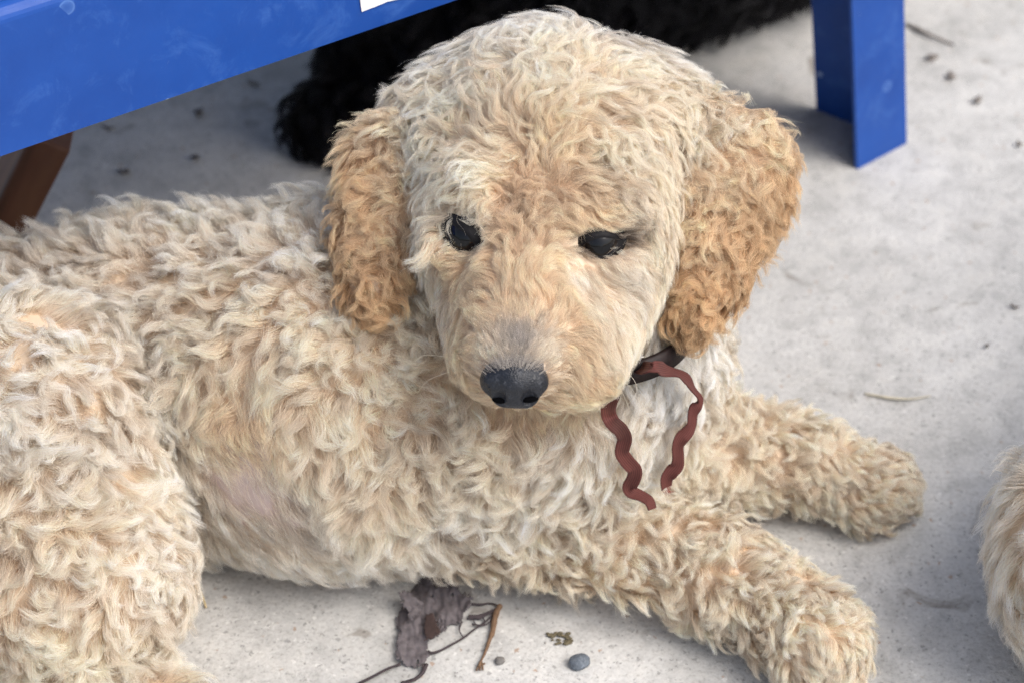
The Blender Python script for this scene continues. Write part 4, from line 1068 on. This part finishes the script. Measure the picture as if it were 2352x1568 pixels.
# ------------------------------------------------------------------ bits lying on the concrete
def pebble(name, px, py, sx, sy, h, mat, label, cat, rot=0.0, seed=0, group=None):
    bm_v, bm_f = sphere(1.0, 18, 12); r = random.Random(seed)
    v = []
    for x, y, z in bm_v:
        k = 1 + 0.22 * mnoise.noise((x * 1.3 + seed, y * 1.3, z * 1.3)) + 0.06 * mnoise.noise((x * 5 + seed, y * 5, z * 5))
        v.append((x * sx * k, y * sy * k, z * h * k))
    o = mesh_obj(name, v, bm_f, mat); o.location = Z(px, py, h * 0.75); o.rotation_euler = (0, 0, rot); tag(o, label, cat, group); return o
pebble('pebble', 1330, 1519, 0.0056, 0.0045, 0.0034, simple_mat('blue_stone', (0.13, 0.15, 0.175), 0.9, 0.45, 700, 1.0, 0.0008), 'rounded blue grey pebble on the concrete below the near foreleg', 'pebble', 0.3, 1)
pebble('pebble', 1148, 1516, 0.0026, 0.0024, 0.0018, simple_mat('grey_stone', (0.16, 0.15, 0.14), 0.9, 0.2, 500, 0.6), 'tiny dark grey pebble right of the dry stem tip', 'pebble', 0.9, 2)
M['leafbit'] = simple_mat('dry_leaf', (0.13, 0.105, 0.085), 0.85, 0.4, 200, 0.5)
M['lint'] = simple_mat('red_lint', (0.23, 0.085, 0.075), 0.95, 0.2, 300, 0.5)
M['crumb'] = simple_mat('moss_crumb', (0.12, 0.10, 0.060), 0.95, 0.5, 500, 0.8)
M['straw'] = simple_mat('straw', (0.50, 0.38, 0.20), 0.7, 0.2, 200, 0.3)
M['palestraw'] = simple_mat('pale_straw', (0.55, 0.50, 0.38), 0.7, 0.2, 200, 0.3)
M['shadeleaf'] = simple_mat('grey_dry_leaf', (0.20, 0.175, 0.155), 0.85, 0.3, 200, 0.5)
def chip(px, py, lx, ly, rot, label, mat, name='leaf_fragment', cat='leaf fragment', seed=0, group=None):
    r = random.Random(seed); n = 14; top, bot = [], []; lx *= 0.62; ly *= 0.62
    for i in range(n):
        a = 2 * math.pi * i / n; k = r.uniform(0.65, 1.15); x, y = lx * k * math.cos(a), ly * k * math.sin(a)
        zz = 0.0012 + 0.0018 * abs(x / lx) ** 2 + r.uniform(0, 0.0006); top.append((x, y, zz + 0.0005)); bot.append((x, y, zz))
    V_ = bot + top + [(0, 0, 0.0011), (0, 0, 0.0007)]
    F_ = [(i, (i + 1) % n, n + (i + 1) % n, n + i) for i in range(n)] + [(n + i, n + (i + 1) % n, 2 * n) for i in range(n)] + [((i + 1) % n, i, 2 * n + 1) for i in range(n)]
    o = mesh_obj(name, V_, F_, mat); o.location = Z(px, py, 0.0); o.rotation_euler = (0, 0, rot); tag(o, label, cat, group); return o
chip(2330, 711, 0.0055, 0.0018, -0.5, 'small curled leaf chip on the open concrete near the right edge', M['leafbit'], seed=1)
chip(2265, 800, 0.0022, 0.0020, 0.3, 'round dark speck of leaf alone on the concrete below the curled chip', M['leafbit'], seed=2)
chip(2341, 338, 0.0040, 0.0028, -0.9, 'dark leaf chip right of the blue table leg foot', M['leafbit'], seed=3)
chip(2140, 137, 0.0085, 0.0050, 0.4, 'brown leaf fragment beside the blue leg, nearest to it', M['shadeleaf'], seed=4)
chip(2184, 182, 0.0070, 0.0055, 1.4, 'brown leaf fragment between two others right of the blue leg', M['shadeleaf'], seed=5)
chip(2243, 236, 0.0070, 0.0045, 0.9, 'brown leaf fragment right of the blue leg, lowest of its trail', M['shadeleaf'], seed=6)
chip(457, 262, 0.0055, 0.0085, 0.2, 'dark leaf fragment in the shade under the table, upright one', M['shadeleaf'], seed=7)
chip(582, 197, 0.0110, 0.0035, -0.4, 'long dark leaf fragment in the shade left of the black dog', M['shadeleaf'], seed=8)
chip(449, 368, 0.0050, 0.0060, 0.2, 'dark leaf fragment just behind the puppy back', M['shadeleaf'], seed=9)
chip(286, 400, 0.0060, 0.0050, 0.2, 'dark leaf fragment behind the puppy back, nearer the wooden strut', M['shadeleaf'], seed=10)
chip(250, 300, 0.0080, 0.0030, -0.3, 'narrow dark leaf fragment close to the wooden strut under the apron', M['shadeleaf'], seed=11)
chip(1640, 1196, 0.0042, 0.0022, 0.3, 'tuft of red lint on the concrete between the forelegs', M['lint'], 'lint_tuft', 'lint', 12)
def strawobj(name, pts, r, mat, label, cat, z=0.001):
    P = smooth_path([Z(x, y, z + dz) for x, y, dz in pts], 20); v, f = tube(P, np.interp(np.linspace(0, 1, 20), [0, 0.3, 1], [r * 0.5, r, r * 0.35]), 6)
    o = mesh_obj(name, v, f, mat); tag(o, label, cat); return o
strawobj('grass_stalk', [(1985, 902, 0), (2040, 912, 0.001), (2090, 915, 0.001), (2138, 908, 0)], 0.0009, M['palestraw'], 'pale dry grass stalk lying on the concrete beyond the far paw', 'grass stalk')
strawobj('twig', [(2082, 55, 0), (2130, 78, 0.002), (2192, 104, 0)], 0.0016, M['shadeleaf'], 'dark blurred twig beside the top of the blue table leg', 'twig')
strawobj('straw_blade', [(400, 1285, 0.012), (425, 1325, 0.010), (455, 1350, 0.006), (474, 1395, 0.0)], 0.0016, M['straw'], 'curved yellow straw blade poking out below the haunch', 'straw')
# crumbs of dry moss near the pebble
cr_ = []
r = random.Random(4)
for k in range(34):
    sv, sf = sphere(1.0, 8, 6); t = k / 15; c = Z(1252 + 60 * r.random() , 1452 + 26 * r.random(), 0.001); q = r.uniform(0.0003, 0.0011)
    cr_.append(([(x * q * 1.6 + c[0] + r.uniform(-0.0002, 0.0002), y * q + c[1], z * q * 0.7 + 0.001) for x, y, z in sv], sf))
v, f = join(cr_); o = mesh_obj('moss_crumbs', v, f, M['crumb']); tag(o, 'olive brown moss crumbs above the blue grey pebble', 'moss crumbs', kind='stuff')
pebble('seed', 1697, 630, 0.0016, 0.0011, 0.0010, M['crumb'], 'tiny dark seed caught on the edge of the flared ear', 'seed', 0.2, 5).location = D(1699, 632, 1.235)
